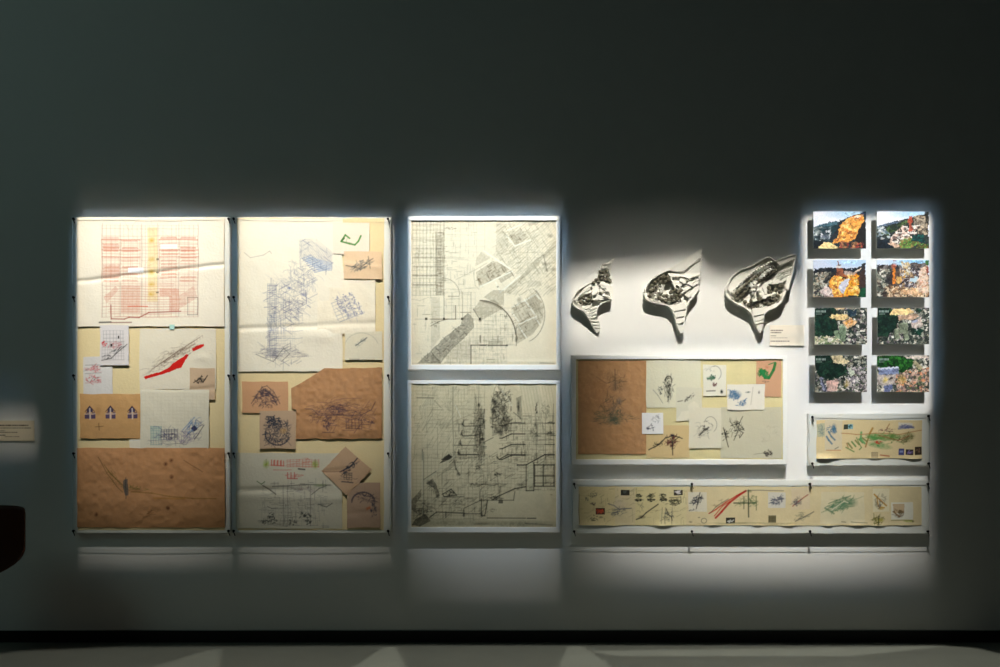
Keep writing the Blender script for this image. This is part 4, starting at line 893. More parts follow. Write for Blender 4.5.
def ph3(c):
    sky(c, (206, 214, 228), (170, 204, 228))
    c.poly([(80, 230), (200, 200), (330, 180), (420, 200), (560, 230), (700, 180), (800, 120), (800, 600), (60, 600)], (44, 44, 46))
    c.mosaic([(60, 250), (330, 250), (280, 420), (200, 600), (60, 600)], BLD + [(176, 156, 130)], 190, 3, 0)
    c.mosaic([(90, 200), (560, 200), (720, 190), (700, 240), (100, 260)], [(16, 30, 44), (30, 40, 44), (20, 26, 26)], 90, 3)
    c.poly([(330, 320), (440, 300), (500, 380), (470, 600), (330, 600), (290, 400)], (226, 150, 60), 1, 1.5); c.poly([(540, 340), (620, 260), (710, 300), (700, 560), (540, 590), (470, 520)], (240, 164, 44), 1, 1.5)
    c.mosaic([(330, 310), (720, 260), (720, 580), (330, 590)], [(246, 190, 90), (220, 130, 40), (250, 210, 120), (180, 100, 50)], 150, 3.2)
    c.poly([(430, 470), (470, 380), (560, 330), (590, 360), (520, 460), (500, 560), (470, 540)], (206, 204, 214), 1, .8); c.mosaic([(440, 460), (580, 340), (560, 420), (490, 540)], [(236, 234, 236), (180, 180, 200), (214, 206, 210)], 40, 3)
    c.poly([(150, 520), (240, 460), (330, 480), (350, 600), (260, 600)], (200, 180, 168), 1, 1.2); c.mosaic([(150, 520), (240, 460), (330, 480), (350, 600), (260, 600)], [(224, 206, 196), (150, 130, 120), (190, 170, 160)], 60, 2.6)
    c.poly([(410, 100), (430, 100), (440, 180), (480, 210), (500, 300), (400, 300), (400, 200)], (150, 84, 56), .9, 1); c.poly([(390, 160), (460, 160), (460, 190), (390, 190)], (220, 214, 206), .9, .6); c.poly([(415, 140), (460, 140), (455, 165), (420, 165)], (40, 30, 30), .9)
    c.poly([(500, 240), (690, 250), (640, 290), (520, 300)], (200, 176, 160), .7, .8); c.poly([(650, 250), (740, 190), (750, 205), (680, 260)], (226, 200, 176), .9, .3)
    c.poly([(700, 300), (800, 180), (800, 480), (720, 460)], (60, 40, 30), .8, 1.5, .5); c.poly([(715, 480), (800, 470), (800, 600), (700, 600)], (16, 70, 44), 1, .6); c.poly([(200, 400), (300, 260), (340, 300), (260, 400)], (22, 26, 28), .9, 1)
def ph4(c):
    sky(c, (214, 224, 236), (120, 184, 220))
    c.poly([(80, 190), (150, 150), (280, 160), (420, 180), (560, 120), (800, 130), (800, 600), (80, 600)], (86, 70, 60))
    c.mosaic([(80, 150), (350, 150), (800, 130), (800, 260), (80, 230)], [(30, 34, 38), (60, 60, 60), (110, 104, 100)], 120, 3)
    c.mosaic([(80, 220), (280, 200), (240, 400), (200, 600), (80, 600)], BLD + [(60, 50, 46)], 200, 3, 0)
    c.mosaic([(200, 440), (800, 440), (800, 600), (200, 600)], RUB, 240, 3.2); c.mosaic([(400, 200), (700, 200), (700, 480), (400, 480)], [(150, 130, 120), (90, 76, 80), (206, 200, 196), (60, 54, 60), (180, 150, 110)], 160, 3)
    c.poly([(240, 260), (300, 230), (310, 430), (180, 400)], (28, 30, 34), .8, 1.4)
    c.poly([(302, 180), (340, 180), (338, 410), (304, 410)], (206, 122, 44)); c.wash(320, 165, 36, 32, (196, 100, 70), .95); c.wash(325, 98, 30, 16, (110, 40, 36), .9)
    c.poly([(455, 160), (476, 160), (478, 320), (452, 320)], (214, 160, 60), .95); c.poly([(350, 310), (430, 310), (430, 400), (350, 400)], (206, 160, 90), .9, .6); c.mosaic([(420, 110), (560, 110), (540, 300), (440, 300)], [(196, 170, 120), (120, 110, 100), (220, 214, 200)], 60, 2.6)
    c.poly([(390, 410), (480, 330), (520, 340), (420, 425)], (40, 30, 40), .95, .4)
    c.poly([(540, 340), (640, 310), (680, 360), (600, 400), (540, 380)], (196, 216, 220), .95, .7); c.poly([(690, 200), (790, 150), (790, 560), (640, 500), (640, 360)], (214, 186, 158), .95, 1.5); c.mosaic([(690, 200), (790, 150), (790, 560), (640, 500)], [(232, 210, 190), (190, 140, 110), (206, 176, 150)], 90, 3)
    c.poly([(760, 90), (800, 90), (800, 150), (750, 140)], (50, 110, 34), .95, .5); c.poly([(750, 160), (800, 170), (800, 330), (780, 260)], (120, 44, 34), .9, .6); c.poly([(130, 540), (220, 520), (225, 555), (135, 570)], (40, 36, 32), .9)
    c.poly([(400, 500), (640, 480), (700, 560), (420, 570)], (216, 168, 120), .6, 1)
def aerial(c, seed):
    c.poly([(80, 60), (830, 60), (830, 600), (80, 600)], (46, 54, 48)); c.mosaic([(80, 60), (830, 60), (830, 600), (80, 600)], BLD + [(40, 50, 44), (30, 38, 34), (130, 116, 120)], 620, 2.7)
def stamp(c, n=7):   # the small white date caption printed in the corner, too small to read
    R = random.Random(4)
    for k in range(n):
        x = 112 + k * 20
        c.poly([(x, 118), (x + 14, 118), (x + 14, 146), (x, 146)], (196, 212, 200), .6); c.wash(x + 7, 131, 4, 6, (90, 110, 96), .5)
    for k in range(5): c.poly([(115 + k * 17, 162), (126 + k * 17, 162), (126 + k * 17, 174), (115 + k * 17, 174)], (170, 190, 176), .6)
def ph5(c):
    aerial(c, 5)
    c.poly([(95, 85), (380, 85), (400, 200), (400, 330), (370, 470), (95, 480)], (12, 44, 32), 1, 2); c.mosaic([(95, 85), (380, 85), (400, 300), (360, 470), (95, 480)], DG + [(14, 52, 40)], 160, 4)
    c.poly([(290, 215), (330, 170), (540, 170), (575, 205), (540, 235), (430, 250)], (232, 198, 136), 1, .4); c.poly([(365, 75), (520, 75), (500, 100), (420, 110), (360, 95)], (226, 196, 150), .9, .6)
    c.poly([(470, 280), (590, 215), (680, 270), (640, 330), (560, 370), (510, 330)], (220, 176, 128), 1, .5); c.mosaic([(500, 280), (600, 230), (650, 280), (560, 350)], [(230, 160, 60), (190, 120, 70), (240, 200, 160)], 40, 2.4)
    c.poly([(430, 340), (500, 310), (530, 400), (520, 540), (450, 540), (440, 440)], (140, 158, 124), .9, .8); c.poly([(360, 400), (420, 390), (440, 500), (380, 520)], (130, 150, 116), .9, .8)
    for k in range(9): c.line([(440 + k * 8, 350), (450 + k * 8, 530)], .3, (60, 80, 60), .7)
    c.mosaic([(540, 100), (680, 100), (660, 200), (560, 200)], [(26, 44, 60), (20, 50, 50), (60, 80, 90)], 50, 3.4); c.mosaic([(90, 480), (400, 480), (500, 590), (90, 590)], [(150, 160, 120), (206, 196, 160), (90, 110, 70), (220, 214, 196)], 110, 3.2); c.wash(585, 420, 40, 30, (14, 56, 40), .8)
def ph6(c):
    aerial(c, 6)
    c.poly([(85, 85), (300, 85), (260, 160), (370, 200), (390, 280), (340, 380), (230, 470), (85, 480)], (10, 40, 28), 1, 2); c.mosaic([(85, 85), (280, 85), (370, 200), (380, 300), (240, 470), (85, 480)], DG, 160, 4)
    c.poly([(260, 165), (310, 95), (545, 90), (590, 150), (480, 185), (330, 180)], (236, 200, 138), 1, .4); c.poly([(370, 200), (600, 160), (670, 190), (600, 240), (400, 250)], (196, 160, 130), .9, .8)
    c.poly([(560, 280), (690, 210), (720, 330), (610, 385), (560, 340)], (190, 170, 156), 1, .7); c.poly([(560, 270), (640, 240), (650, 262), (580, 300)], (150, 156, 176), .9, .3); c.poly([(590, 330), (690, 280), (700, 300), (610, 360)], (220, 206, 190), .9, .3)
    for x, y in ((400, 300), (460, 290), (340, 380), (470, 390)): c.poly([(x - 20, y), (x + 40, y - 10), (x + 60, y + 130), (x + 5, y + 150)], (156, 164, 134), .95, .6); c.grid(x - 10, y + 10, x + 45, y + 120, 4, 8, (70, 80, 60), .3, .6)
    c.wash(665, 120, 40, 30, (14, 60, 40), .9); c.mosaic([(540, 370), (720, 380), (700, 460), (560, 460)], [(14, 60, 44), (20, 40, 30)], 50, 3.4)
def ph7(c):
    aerial(c, 7); c.mosaic([(540, 230), (820, 230), (820, 590), (480, 590)], [(170, 160, 156), (120, 112, 116), (206, 196, 190), (70, 66, 70), (60, 80, 56)], 220, 2.8)
    c.poly([(95, 75), (310, 75), (350, 170), (430, 200), (540, 230), (540, 330), (400, 390), (260, 410), (140, 360), (100, 260)], (12, 44, 30), 1, 2.2); c.mosaic([(100, 80), (300, 80), (540, 230), (520, 330), (260, 400), (110, 280)], DG, 170, 4)
    c.poly([(310, 75), (470, 75), (500, 130), (560, 150), (540, 200), (370, 180)], (226, 206, 160), .9, 1.2); c.wash(400, 125, 40, 16, (110, 90, 50), .8); c.poly([(260, 440), (400, 400), (430, 440), (400, 570), (270, 570)], (206, 170, 156), .95, .6)
    c.poly([(160, 390), (205, 380), (260, 560), (215, 570)], (150, 154, 176), .95, .4); c.line([(200, 410), (245, 560)], 1.0, (30, 36, 60), .9); c.wash(540, 470, 40, 60, (180, 150, 60), .6); c.poly([(540, 260), (600, 250), (650, 330), (600, 370)], (190, 196, 172), .8, .6)
def ph8(c):
    aerial(c, 8); c.mosaic([(340, 300), (820, 230), (820, 590), (340, 590)], [(196, 160, 136), (150, 120, 110), (216, 186, 160), (90, 80, 76), (80, 100, 60), (206, 140, 100)], 260, 3)
    c.poly([(85, 80), (420, 80), (600, 120), (570, 230), (430, 320), (380, 240), (85, 240)], (20, 70, 24), 1, 2); c.mosaic([(85, 80), (420, 80), (600, 120), (560, 230), (420, 310), (85, 230)], [(16, 60, 20), (30, 90, 30), (14, 40, 20), (50, 110, 40)], 160, 3.6)
    c.poly([(105, 255), (380, 235), (385, 320), (340, 345), (110, 340)], (128, 138, 166), .98, .3); c.line([(105, 262), (380, 242)], 1.2, (226, 228, 240), .95); c.line([(110, 300), (385, 290)], .7, (90, 96, 130), .8)
    c.poly([(90, 350), (350, 345), (330, 480), (150, 500), (80, 480)], (190, 176, 164), .9, 1); c.wash(200, 420, 36, 50, (206, 180, 60), .8, 30); c.poly([(230, 400), (300, 370), (310, 390), (240, 430)], (60, 50, 50), .9, .3)
    c.poly([(165, 500), (290, 470), (300, 530), (260, 590), (180, 590)], (96, 106, 140), .95, .3); c.poly([(145, 500), (180, 490), (190, 590), (150, 580)], (214, 206, 190), .9, .3)
    c.poly([(580, 160), (640, 150), (720, 250), (690, 290), (640, 250)], (190, 176, 136), .95, .6); c.grid(590, 170, 700, 270, 4, 6, (90, 84, 60), .3, .6); c.poly([(440, 80), (800, 75), (800, 110), (600, 125), (500, 110)], (214, 196, 180), .8, 1); c.wash(430, 410, 60, 60, (206, 170, 60), .6)

ph = [('topmost left photograph, showing an orange cut hillside under a pale sky', 813.5, 211.4, 866, 248.6, (808, 206), ph1),
      ('topmost right photograph, showing stepped white buildings and a red tower on a slope', 876.8, 211.4, 929, 248.4, (871, 206), ph2),
      ('second left photograph from the top, showing a bright orange and white building mass', 813.2, 260, 866, 297.2, (808, 254), ph3),
      ('second right photograph from the top, showing a building site with orange cranes', 876.8, 260, 929.2, 297.2, (871, 254), ph4),
      ('third left photograph, an aerial view with dark woods and two tan building plots', 814.8, 307.8, 867, 344.4, (808, 302), ph5),
      ('third right photograph, an aerial view with one large tan plot above dark woods', 877.6, 307.8, 929.2, 344.2, (871, 302), ph6),
      ('bottom left photograph, an aerial view with dark woods above a pink building', 815, 355.4, 867, 392, (808, 350), ph7),
      ('bottom right photograph, an aerial view with bright green woods and a blue-grey roof', 877, 355.4, 929.2, 392, (871, 350), ph8)]
for i, (lb, x0, y0, x1, y1, cr, f) in enumerate(ph): photo(lb, x0, y0, x1, y1, cr, f, 100 + i)

# ------------------------------------------------------------------ captions
def caption(label, x0, y0, x1, y1, base, lines, d=.008):
    t = empty('caption_plate', at((x0 + x1) / 2, y1, 0), label, 'caption')
    bm = bmesh.new(); px_box(bm, x0, y0, x1, y1, 0, d - .0006, .001); from_bm('plate', bm, M['board'], t)
    c = Canvas(x0 + .2, y0 + .2, x1 - .2, y1 - .2, base, 3, int(abs(x0)) + 3)
    R = c.rs
    for xa, xb, y, w, a in lines:
        x = xa
        while x < xb:
            L = R.uniform(.8, 3.0); c.line([(x, y), (min(x + L, xb), y)], w, (84, 66, 52), a * R.uniform(.6, 1)); x += L + .5
    sheet('printed_text', c, d, M['label'], parent=t, crinkle=0, wob=0)
caption('small cream caption plate with tiny lines of text, just right of the third white model', 769.5, 325, 804.5, 345.8, (240, 231, 214),
        [(771, 782.5, 330.4, .9, .7), (771, 781, 332.6, .9, .7), (771, 776, 335.8, .6, .6), (771, 787, 337.8, .6, .35), (771, 789, 341.2, .9, .6)])
caption('cream caption plate with dark text, alone at the far left edge of the wall', -22, 420.4, 34.6, 441.3, (226, 212, 186),
        [(-18, 28, 425.4, 1.1, .9), (-18, 31, 428, .9, .55), (-18, 5, 430.8, .6, .6), (-18, 17, 432.4, .7, .7), (-18, 5, 435.2, .8, .8), (5, 19, 436.6, .6, .5)])

# ------------------------------------------------------------------ carved white site models
def smooth_poly(P, n=3):
    out = []
    m = len(P)
    for i in range(m):
        p0, p1, p2, p3 = (np.array(P[(i + k - 1) % m], float) for k in range(4))
        for k in range(n):
            t = k / n
            out.append(tuple(.5 * ((2 * p1) + (-p0 + p2) * t + (2 * p0 - 5 * p1 + 4 * p2 - p3) * t * t + (-p0 + 3 * p1 - 3 * p2 + p3) * t ** 3)))
    return out
def inset(P, w):
    area = sum(P[i][0] * P[(i + 1) % len(P)][1] - P[(i + 1) % len(P)][0] * P[i][1] for i in range(len(P)))
    s = 1 if area > 0 else -1
    out = []
    for i in range(len(P)):
        a = np.array(P[i - 1]); b = np.array(P[(i + 1) % len(P)]); t = (b - a) / (np.linalg.norm(b - a) + 1e-9)
        out.append((P[i][0] - t[1] * w * s, P[i][1] + t[0] * w * s))
    return out
def relief(label, outline, rim_d, floor_d, paint, rim_w=1.3, base=None):
    P = smooth_poly(outline)
    cx = sum(p[0] for p in P) / len(P); by = max(p[1] for p in P)
    t = empty('relief_model', at(cx, by, 0), label, 'architectural model', 'white relief models on the wall')
    xs = [p[0] for p in P]; ys_ = [p[1] for p in P]
    c = Canvas(min(xs) - 1, min(ys_) - 1, max(xs) + 1, max(ys_) + 1, (floor_d,) * 3, 2.5, int(cx), raw=True)
    rim0 = paint(c); up = lambda y: .030 * min(1, max(0, (273 - y) / 24))
    rim = lambda x, y: rim0(x, y) + up(y)
    c.img *= .92; c.img += (.030 * np.clip((273 - c.Y) / 24, 0, 1))[..., None]              # returns a function giving the rim height at a point
    I = inset(P, rim_w * .8)
    bm = bmesh.new(); n = len(P)
    ro = [bm.verts.new(at(*P[i], rim(*P[i]))) for i in range(n)]
    ri = [bm.verts.new(at(*I[i], rim(*P[i]))) for i in range(n)]
    bo = [bm.verts.new((v.co.x, 0, v.co.z)) for v in ro]
    bi = [bm.verts.new((v.co.x, -.012, v.co.z)) for v in ri]
    for i in range(n):
        j = (i + 1) % n
        bm.faces.new((ro[i], ro[j], ri[j], ri[i])); bm.faces.new((ro[i], bo[i], bo[j], ro[j])); bm.faces.new((ri[i], ri[j], bi[j], bi[i]))
    from_bm('rim_wall', bm, M['relief'], t)
    # carved ground: height field inside the rim
    H = c.img[..., 0]
    mk = c.inside(I if False else inset(P, rim_w * .35))
    k = (DIST - H) / DIST
    V = np.stack([(c.X - 500) * S * k, -H, CAMZ + ((FLOOR_PY - c.Y) * S - CAMZ) * k], -1).reshape(-1, 3)
    idx = np.arange(c.ny * c.nx).reshape(c.ny, c.nx)
    F = np.stack([idx[1:, :-1], idx[1:, 1:], idx[:-1, 1:], idx[:-1, :-1]], -1)[mk[:-1, :-1]].reshape(-1, 4)
    used = np.unique(F); rm = -np.ones(len(V), int); rm[used] = np.arange(len(used))
    mesh_obj('terrain', V[used], rm[F].tolist(), M['relief'], t)
    return t, c, H

def ico(r, sub=1, jit=.25, seed=0):
    bm = bmesh.new(); bmesh.ops.create_icosphere(bm, subdivisions=sub, radius=r)
    R = random.Random(seed)
    for v in bm.verts: v.co *= 1 + R.uniform(-jit, jit)
    return bm
tree_mesh = []
for k in range(4):
    bm = ico(.0095, 2, .22, k)
    bm_cyl(bm, (0, 0, 0), (0, .03, 0), .0015, seg=6)
    me = bpy.data.meshes.new('model_tree'); bm.to_mesh(me); bm.free(); me.materials.append(M['relief']); tree_mesh.append(me)
shade_tone_mesh = []  # copies of the white trees with shade put into their colour
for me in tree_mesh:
    me = me.copy(); me.materials.clear(); me.materials.append(M['tree']); shade_tone_mesh.append(me)
def trees(t, spots, d, r=1.0, seed=1, dark=False):
    R = random.Random(seed)
    for x, y in spots:
        o = bpy.data.objects.new('model_tree', R.choice(shade_tone_mesh if dark else tree_mesh)); COL.objects.link(o)
        o.parent = t; o.location = at(x, y, d + R.uniform(-.004, .004) + .030 * min(1, max(0, (273 - y) / 24))) - world_loc(t)
        s = r * R.uniform(.95, 1.3); o.scale = (s, 1, s); o.rotation_euler = (0, R.uniform(0, 6), 0)
def house(t, x, y, w, h, d0, d1, ang=0, win=True, name='model_building'):
    bm = bmesh.new(); a = at(x, y, d1)
    bm_box(bm, (-w * S / 2, 0, -h * S / 2), (w * S / 2, d1 - d0, h * S / 2), .0008)
    if win: # little roof step and a dormer
        bm_box(bm, (-w * S * .32, -.004, -h * S * .3), (w * S * .1, .001, h * S * .05)); bm_box(bm, (w * S * .15, -.006, -h * S * .1), (w * S * .35, .001, h * S * .35))
    bmesh.ops.rotate(bm, verts=bm.verts, matrix=Matrix.Rotation(math.radians(ang), 3, 'Y')); bmesh.ops.translate(bm, verts=bm.verts, vec=a)
    from_bm(name, bm, M['relief'], t)

# first model: small, with a narrow tail
O1 = [(614.3, 258.2), (609, 263), (602.6, 263.4), (600, 270), (596.5, 277.5), (587, 284), (578, 289.5), (573.6, 296), (572.6, 303), (577.5, 308.5), (583.5, 311), (587, 317), (592.5, 327), (596.3, 332.6), (599.8, 331.2), (600.2, 325), (597.3, 316.5), (598.2, 308), (603.5, 302.5), (611.8, 299.3), (613, 292), (612, 284), (611, 274), (611.8, 266)]
def p1f(c):
    c.T(565, 250, 7.02)
    P = lambda pts, h, r=0: c.poly(pts, (h,) * 3, 1, r)
    P([(60, 350), (160, 240), (240, 240), (240, 300), (190, 300), (130, 330), (90, 370)], .046)
    for k in range(6): P([(75 + k * 9, 350 - k * 3), (150 + k * 10, 262), (162 + k * 10, 262), (84 + k * 9, 352 - k * 3)], .049 - k * .003)
    P([(190, 220), (335, 220), (335, 350), (190, 350)], .050); P([(190, 300), (330, 320), (330, 345), (190, 355)], .058)
    P([(90, 330), (185, 300), (190, 400), (120, 400), (95, 380)], .018)
    P([(130, 400), (245, 350), (300, 360), (250, 480), (150, 470)], .046)
    for k in range(6): P([(150 + k * 10, 460 + k * 22), (260, 460 + k * 22), (260, 620), (150, 620)], .044 - k * .006)
    for k in range(5): P([(140 + k * 14, 418 + k * 16), (245 + k * 2, 382 + k * 18), (245 + k * 2, 387 + k * 18), (142 + k * 14, 424 + k * 16)], .034)
    P([(190, 350), (240, 355), (245, 385), (190, 400)], .016)
    P([(240, 60), (350, 50), (320, 210), (210, 210)], .040); P([(250, 130), (305, 130), (310, 180), (240, 185)], .02); P([(220, 180), (320, 200), (310, 225), (215, 215)], .02)
    return lambda x, y: (.050 if y < 314 else max(.016, .050 - (y - 314) * .0035)) if y > 284 else .046
t1, c1, H1 = relief('smallest and leftmost white relief model on the wall, with a thin curving tail', O1, .056, .03, p1f)
t1['category'] = 'architectural model'
sp = [(600, 271.5), (603, 272.5), (606.5, 271), (600, 275.5), (604, 276), (608, 275.5), (602, 279), (607, 279.5), (596, 280), (599, 282), (593.5, 283), (610, 281)]
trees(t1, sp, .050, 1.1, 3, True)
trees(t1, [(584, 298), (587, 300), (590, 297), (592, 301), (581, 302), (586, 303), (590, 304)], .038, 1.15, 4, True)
for x, y, w, h in ((604, 287, 6, 4), (607.5, 291, 5, 4), (601, 291, 4.5, 4), (606, 296, 5, 3), (602, 284.5, 5, 3), (595.5, 293, 3, 5)): house(t1, x, y, w, h, .04, .064, random.uniform(-20, 30))
for x in (602.5, 606): house(t1, x, 267, 2.4, 2.6, .03, .052, 0)
bm = bmesh.new()   # the thin mast-like spit at the tip
bm_cyl(bm, at(608, 264, .05), at(614.6, 257.6, .052), .006, .003, 8); from_bm('spit', bm, M['relief'], t1)

O2 = [(702.9, 247.8), (695, 252.3), (677.5, 263.3), (668, 269.6), (663, 271.8), (653.5, 277), (646.5, 285.5), (644.3, 293), (646, 299), (652, 302.2), (660, 303.8), (668, 306), (673.2, 312), (676.8, 325), (680.6, 333), (684.2, 330), (685, 319), (686.8, 311.5), (687.8, 305), (693, 298), (697.5, 291.5)] + [(702.9 - max(0, (y_ - 264)) * .17 - (1.6 if k_ % 2 else 0), y_) for k_, y_ in enumerate([286 - 1.75 * q for q in range(20)])]
def p2f(c):
    c.T(638, 243, 6.35)
    P = lambda pts, h, r=0: c.poly(pts, (h,) * 3, 1, r)
    # high wing slab top right with cut terraces
    P([(180, 180), (420, 20), (420, 240), (340, 360), (240, 300), (200, 220)], .052)
    P([(195, 178), (285, 186), (390, 98), (420, 90), (420, 110), (395, 112), (290, 200), (190, 192)], .040)
    P([(215, 215), (360, 215), (405, 195), (340, 280), (250, 240), (220, 240)], .030, .6)
    P([(300, 250), (350, 225), (345, 260), (300, 275)], .022)
    P([(265, 330), (375, 262), (380, 270), (275, 345)], .036); P([(240, 270), (300, 270), (400, 210), (400, 218), (305, 285), (240, 285)], .04)
    # bowl on the left
    P([(55, 330), (60, 270), (110, 215), (180, 185), (205, 215), (215, 250), (230, 290), (270, 300), (270, 380), (190, 395), (120, 370), (70, 350)], .016, .5)
    P([(100, 300), (150, 260), (160, 300), (130, 340)], .034, 1); P([(170, 210), (205, 225), (200, 260), (170, 250)], .04, 1)
    # rings and path going down
    for k in range(7): P([(240 + k * 8, 370 + k * 6), (290 + k * 3, 390), (330, 360 - k * 3), (345, 340), (345, 400), (300, 430), (250, 400)], .044 + (k % 2) * .006)
    P([(190, 400), (290, 380), (320, 410), (300, 560), (280, 640), (230, 520)], .050)
    for y in (430, 472, 512): P([(215, y + 6), (310, y - 10), (310, y - 3), (218, y + 13)], .036)
    return lambda x, y: .053 if x < 673 and y < 312 else .050
t2, c2, H2 = relief('middle white relief model, with a broad pointed wing at its upper right', O2, .06, .03, p2f)
sp = [(650.5, 291), (652, 286), (655, 282.5), (658, 279.5), (661, 277.5), (664, 276), (667.5, 277), (649.5, 296), (653, 290), (656.5, 286.5), (661, 282), (666, 281.5), (669, 279.5)]
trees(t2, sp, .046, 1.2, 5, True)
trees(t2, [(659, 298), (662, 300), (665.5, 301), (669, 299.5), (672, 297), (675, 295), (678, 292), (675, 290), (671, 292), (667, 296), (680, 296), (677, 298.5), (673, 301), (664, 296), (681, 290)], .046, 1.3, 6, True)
trees(t2, [(655, 295), (658, 292), (660, 289), (656, 298)], .048, .9, 8)
for x, y, w, h in ((683, 281, 7, 3.5), (688, 277, 6, 3), (691, 284, 7, 3), (679, 285, 5, 3)): house(t2, x, y, w, h, .03, .056, 30, False)

O3 = [(796.6, 254.4), (790, 255.2), (782, 257.5), (775, 259.8), (769.3, 256.2), (763.6, 258.4), (758, 261.5), (750, 265.8), (739.5, 269.6), (731.5, 277), (726.3, 288), (726.4, 295.5), (732, 300.8), (741, 306), (748, 310), (752, 315), (754, 322), (758.5, 332), (762.2, 331), (763.8, 323), (764.5, 316), (768, 311), (776, 307.6), (781.5, 303), (785.8, 293), (789.5, 284), (793.2, 272), (795.2, 262)]
def p3f(c):
    c.T(718, 247, 7.02)
    P = lambda pts, h, r=0: c.poly(pts, (h,) * 3, 1, r)
    P([(60, 290), (110, 200), (230, 140), (320, 110), (110, 300), (90, 330)], .046)
    P([(90, 340), (200, 280), (300, 260), (330, 330), (260, 440), (200, 420), (120, 380)], .024)
    for k in range(10): P([(120 + k * 8, 350 + k * 8), (190 + k * 10, 292 + k * 3), (196 + k * 10, 292 + k * 3), (126 + k * 8, 356 + k * 8)], .030 - k * .001)
    P([(330, 200), (400, 100), (540, 60), (545, 110), (470, 140), (420, 180), (380, 240)], .026, .3)
    P([(400, 100), (550, 55), (550, 80), (430, 130)], .050)
    P([(375, 265), (420, 180), (520, 140), (535, 150), (505, 215), (450, 250)], .050)
    for k in range(4): P([(400 + k * 12, 215 + k * 6), (440 + k * 12, 170 + k * 10), (525, 150 + k * 14), (525, 154 + k * 14), (444 + k * 12, 176 + k * 10), (404 + k * 12, 221 + k * 6)], .040)
    P([(360, 260), (470, 270), (480, 330), (440, 390), (340, 430), (330, 380)], .014, .6)
    P([(340, 360), (400, 318), (408, 326), (350, 372)], .05)
    P([(235, 430), (340, 420), (440, 380), (450, 400), (340, 455), (325, 560), (305, 640), (270, 620)], .052)
    for y in (470, 508, 530): P([(240, y + 18), (340, y - 6), (340, y + 2), (242, y + 27)], .036)
    P([(480, 210), (525, 195), (500, 300), (475, 290)], .054)
    return lambda x, y: (.053 if y < 318 else max(.034, .053 - (y - 318) * .002)) if y > 270 and x < 785 else .050
t3, c3, H3 = relief('largest and rightmost white relief model, bowl-shaped with rows of tiny trees', O3, .06, .03, p3f)
sp = []
for k in range(17):
    a = k / 16; sp += [(732 + a * 39, 292.5 - a * 30 - 3.5 * math.sin(a * 3)), (734.5 + a * 38, 295.5 - a * 28 - 3 * math.sin(a * 3))]
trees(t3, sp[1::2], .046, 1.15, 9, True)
trees(t3, sp[::2], .052, .8, 19)
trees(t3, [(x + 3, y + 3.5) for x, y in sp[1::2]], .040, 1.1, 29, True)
trees(t3, [(761 + k * 2.6 - (k // 4) * 9, 277.5 - k * 1.9 + (k // 4) * 5) for k in range(8)], .052, 1.1, 10)
trees(t3, [(749 + random.Random(k).uniform(0, 11), 281 + random.Random(k + 50).uniform(0, 10)) for k in range(18)], .046, .9, 11)
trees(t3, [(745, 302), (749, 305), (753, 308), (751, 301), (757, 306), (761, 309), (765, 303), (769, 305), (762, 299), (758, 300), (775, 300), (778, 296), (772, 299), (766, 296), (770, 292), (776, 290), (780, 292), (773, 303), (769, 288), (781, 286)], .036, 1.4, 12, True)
for x, y, w, h in ((764.5, 297, 3.5, 4), (768.5, 295.5, 5, 2.4), (755, 300.5, 4.5, 2.4), (788, 285, 3.5, 9)): house(t3, x, y, w, h, .02, .058, -25 if w > 4 else 8, w > 4)

# ------------------------------------------------------------------ dark chair at the left edge
t = empty('armchair', (-3.34, -.55, 0), 'dark brown rounded leather chair, mostly outside the left edge, in shadow', 'chair')
def shell(w, z0, z1, th, yb):
    bm = bmesh.new(); nu, nv = 28, 14; rows = []
    for s in (0, 1):
        g = []
        for j in range(nv + 1):
            v = j / nv; z = z0 + (z1 - z0) * v
            hw = w / 2 * (1 - .50 * max(0, (.42 - v) / .42) ** 2.2) if v < .96 else w / 2 * (1 - .012 * ((v - .96) / .04))
            g.append([bm.verts.new((-3.34 + hw * (2 * i / nu - 1) * (1 if s else .97), yb + (.0 if s else th) - .20 * abs(2 * i / nu - 1) ** 3, z - (.0 if s else .012))) for i in range(nu + 1)])
        rows.append(g)
    for s in (0, 1):
        for j in range(nv):
            for i in range(nu): bm.faces.new((rows[s][j][i], rows[s][j][i + 1], rows[s][j + 1][i + 1], rows[s][j + 1][i]))
    for i in range(nu):
        for j in (0, nv): bm.faces.new((rows[0][j][i], rows[0][j][i + 1], rows[1][j][i + 1], rows[1][j][i]))
    for j in range(nv):
        for i in (0, nu): bm.faces.new((rows[0][j][i], rows[0][j + 1][i], rows[1][j + 1][i], rows[1][j][i]))
    return bm
from_bm('backrest', shell(.70, .585, .995, .045, -.52), M['leather'], t, True)
bm = bmesh.new(); bm_box(bm, (-3.62, -1.06, .50), (-3.20, -.60, .59), .03); from_bm('seat', bm, M['leather'], t, True)
bm = bmesh.new(); bm_cyl(bm, (-3.42, -.83, .03), (-3.42, -.83, .50), .03, seg=20); from_bm('pedestal', bm, M['steel'], t, True)
bm = bmesh.new(); bm_cyl(bm, (-3.42, -.83, 0), (-3.42, -.83, .03), .16, .15, seg=40); from_bm('base_plate', bm, M['steel'], t)

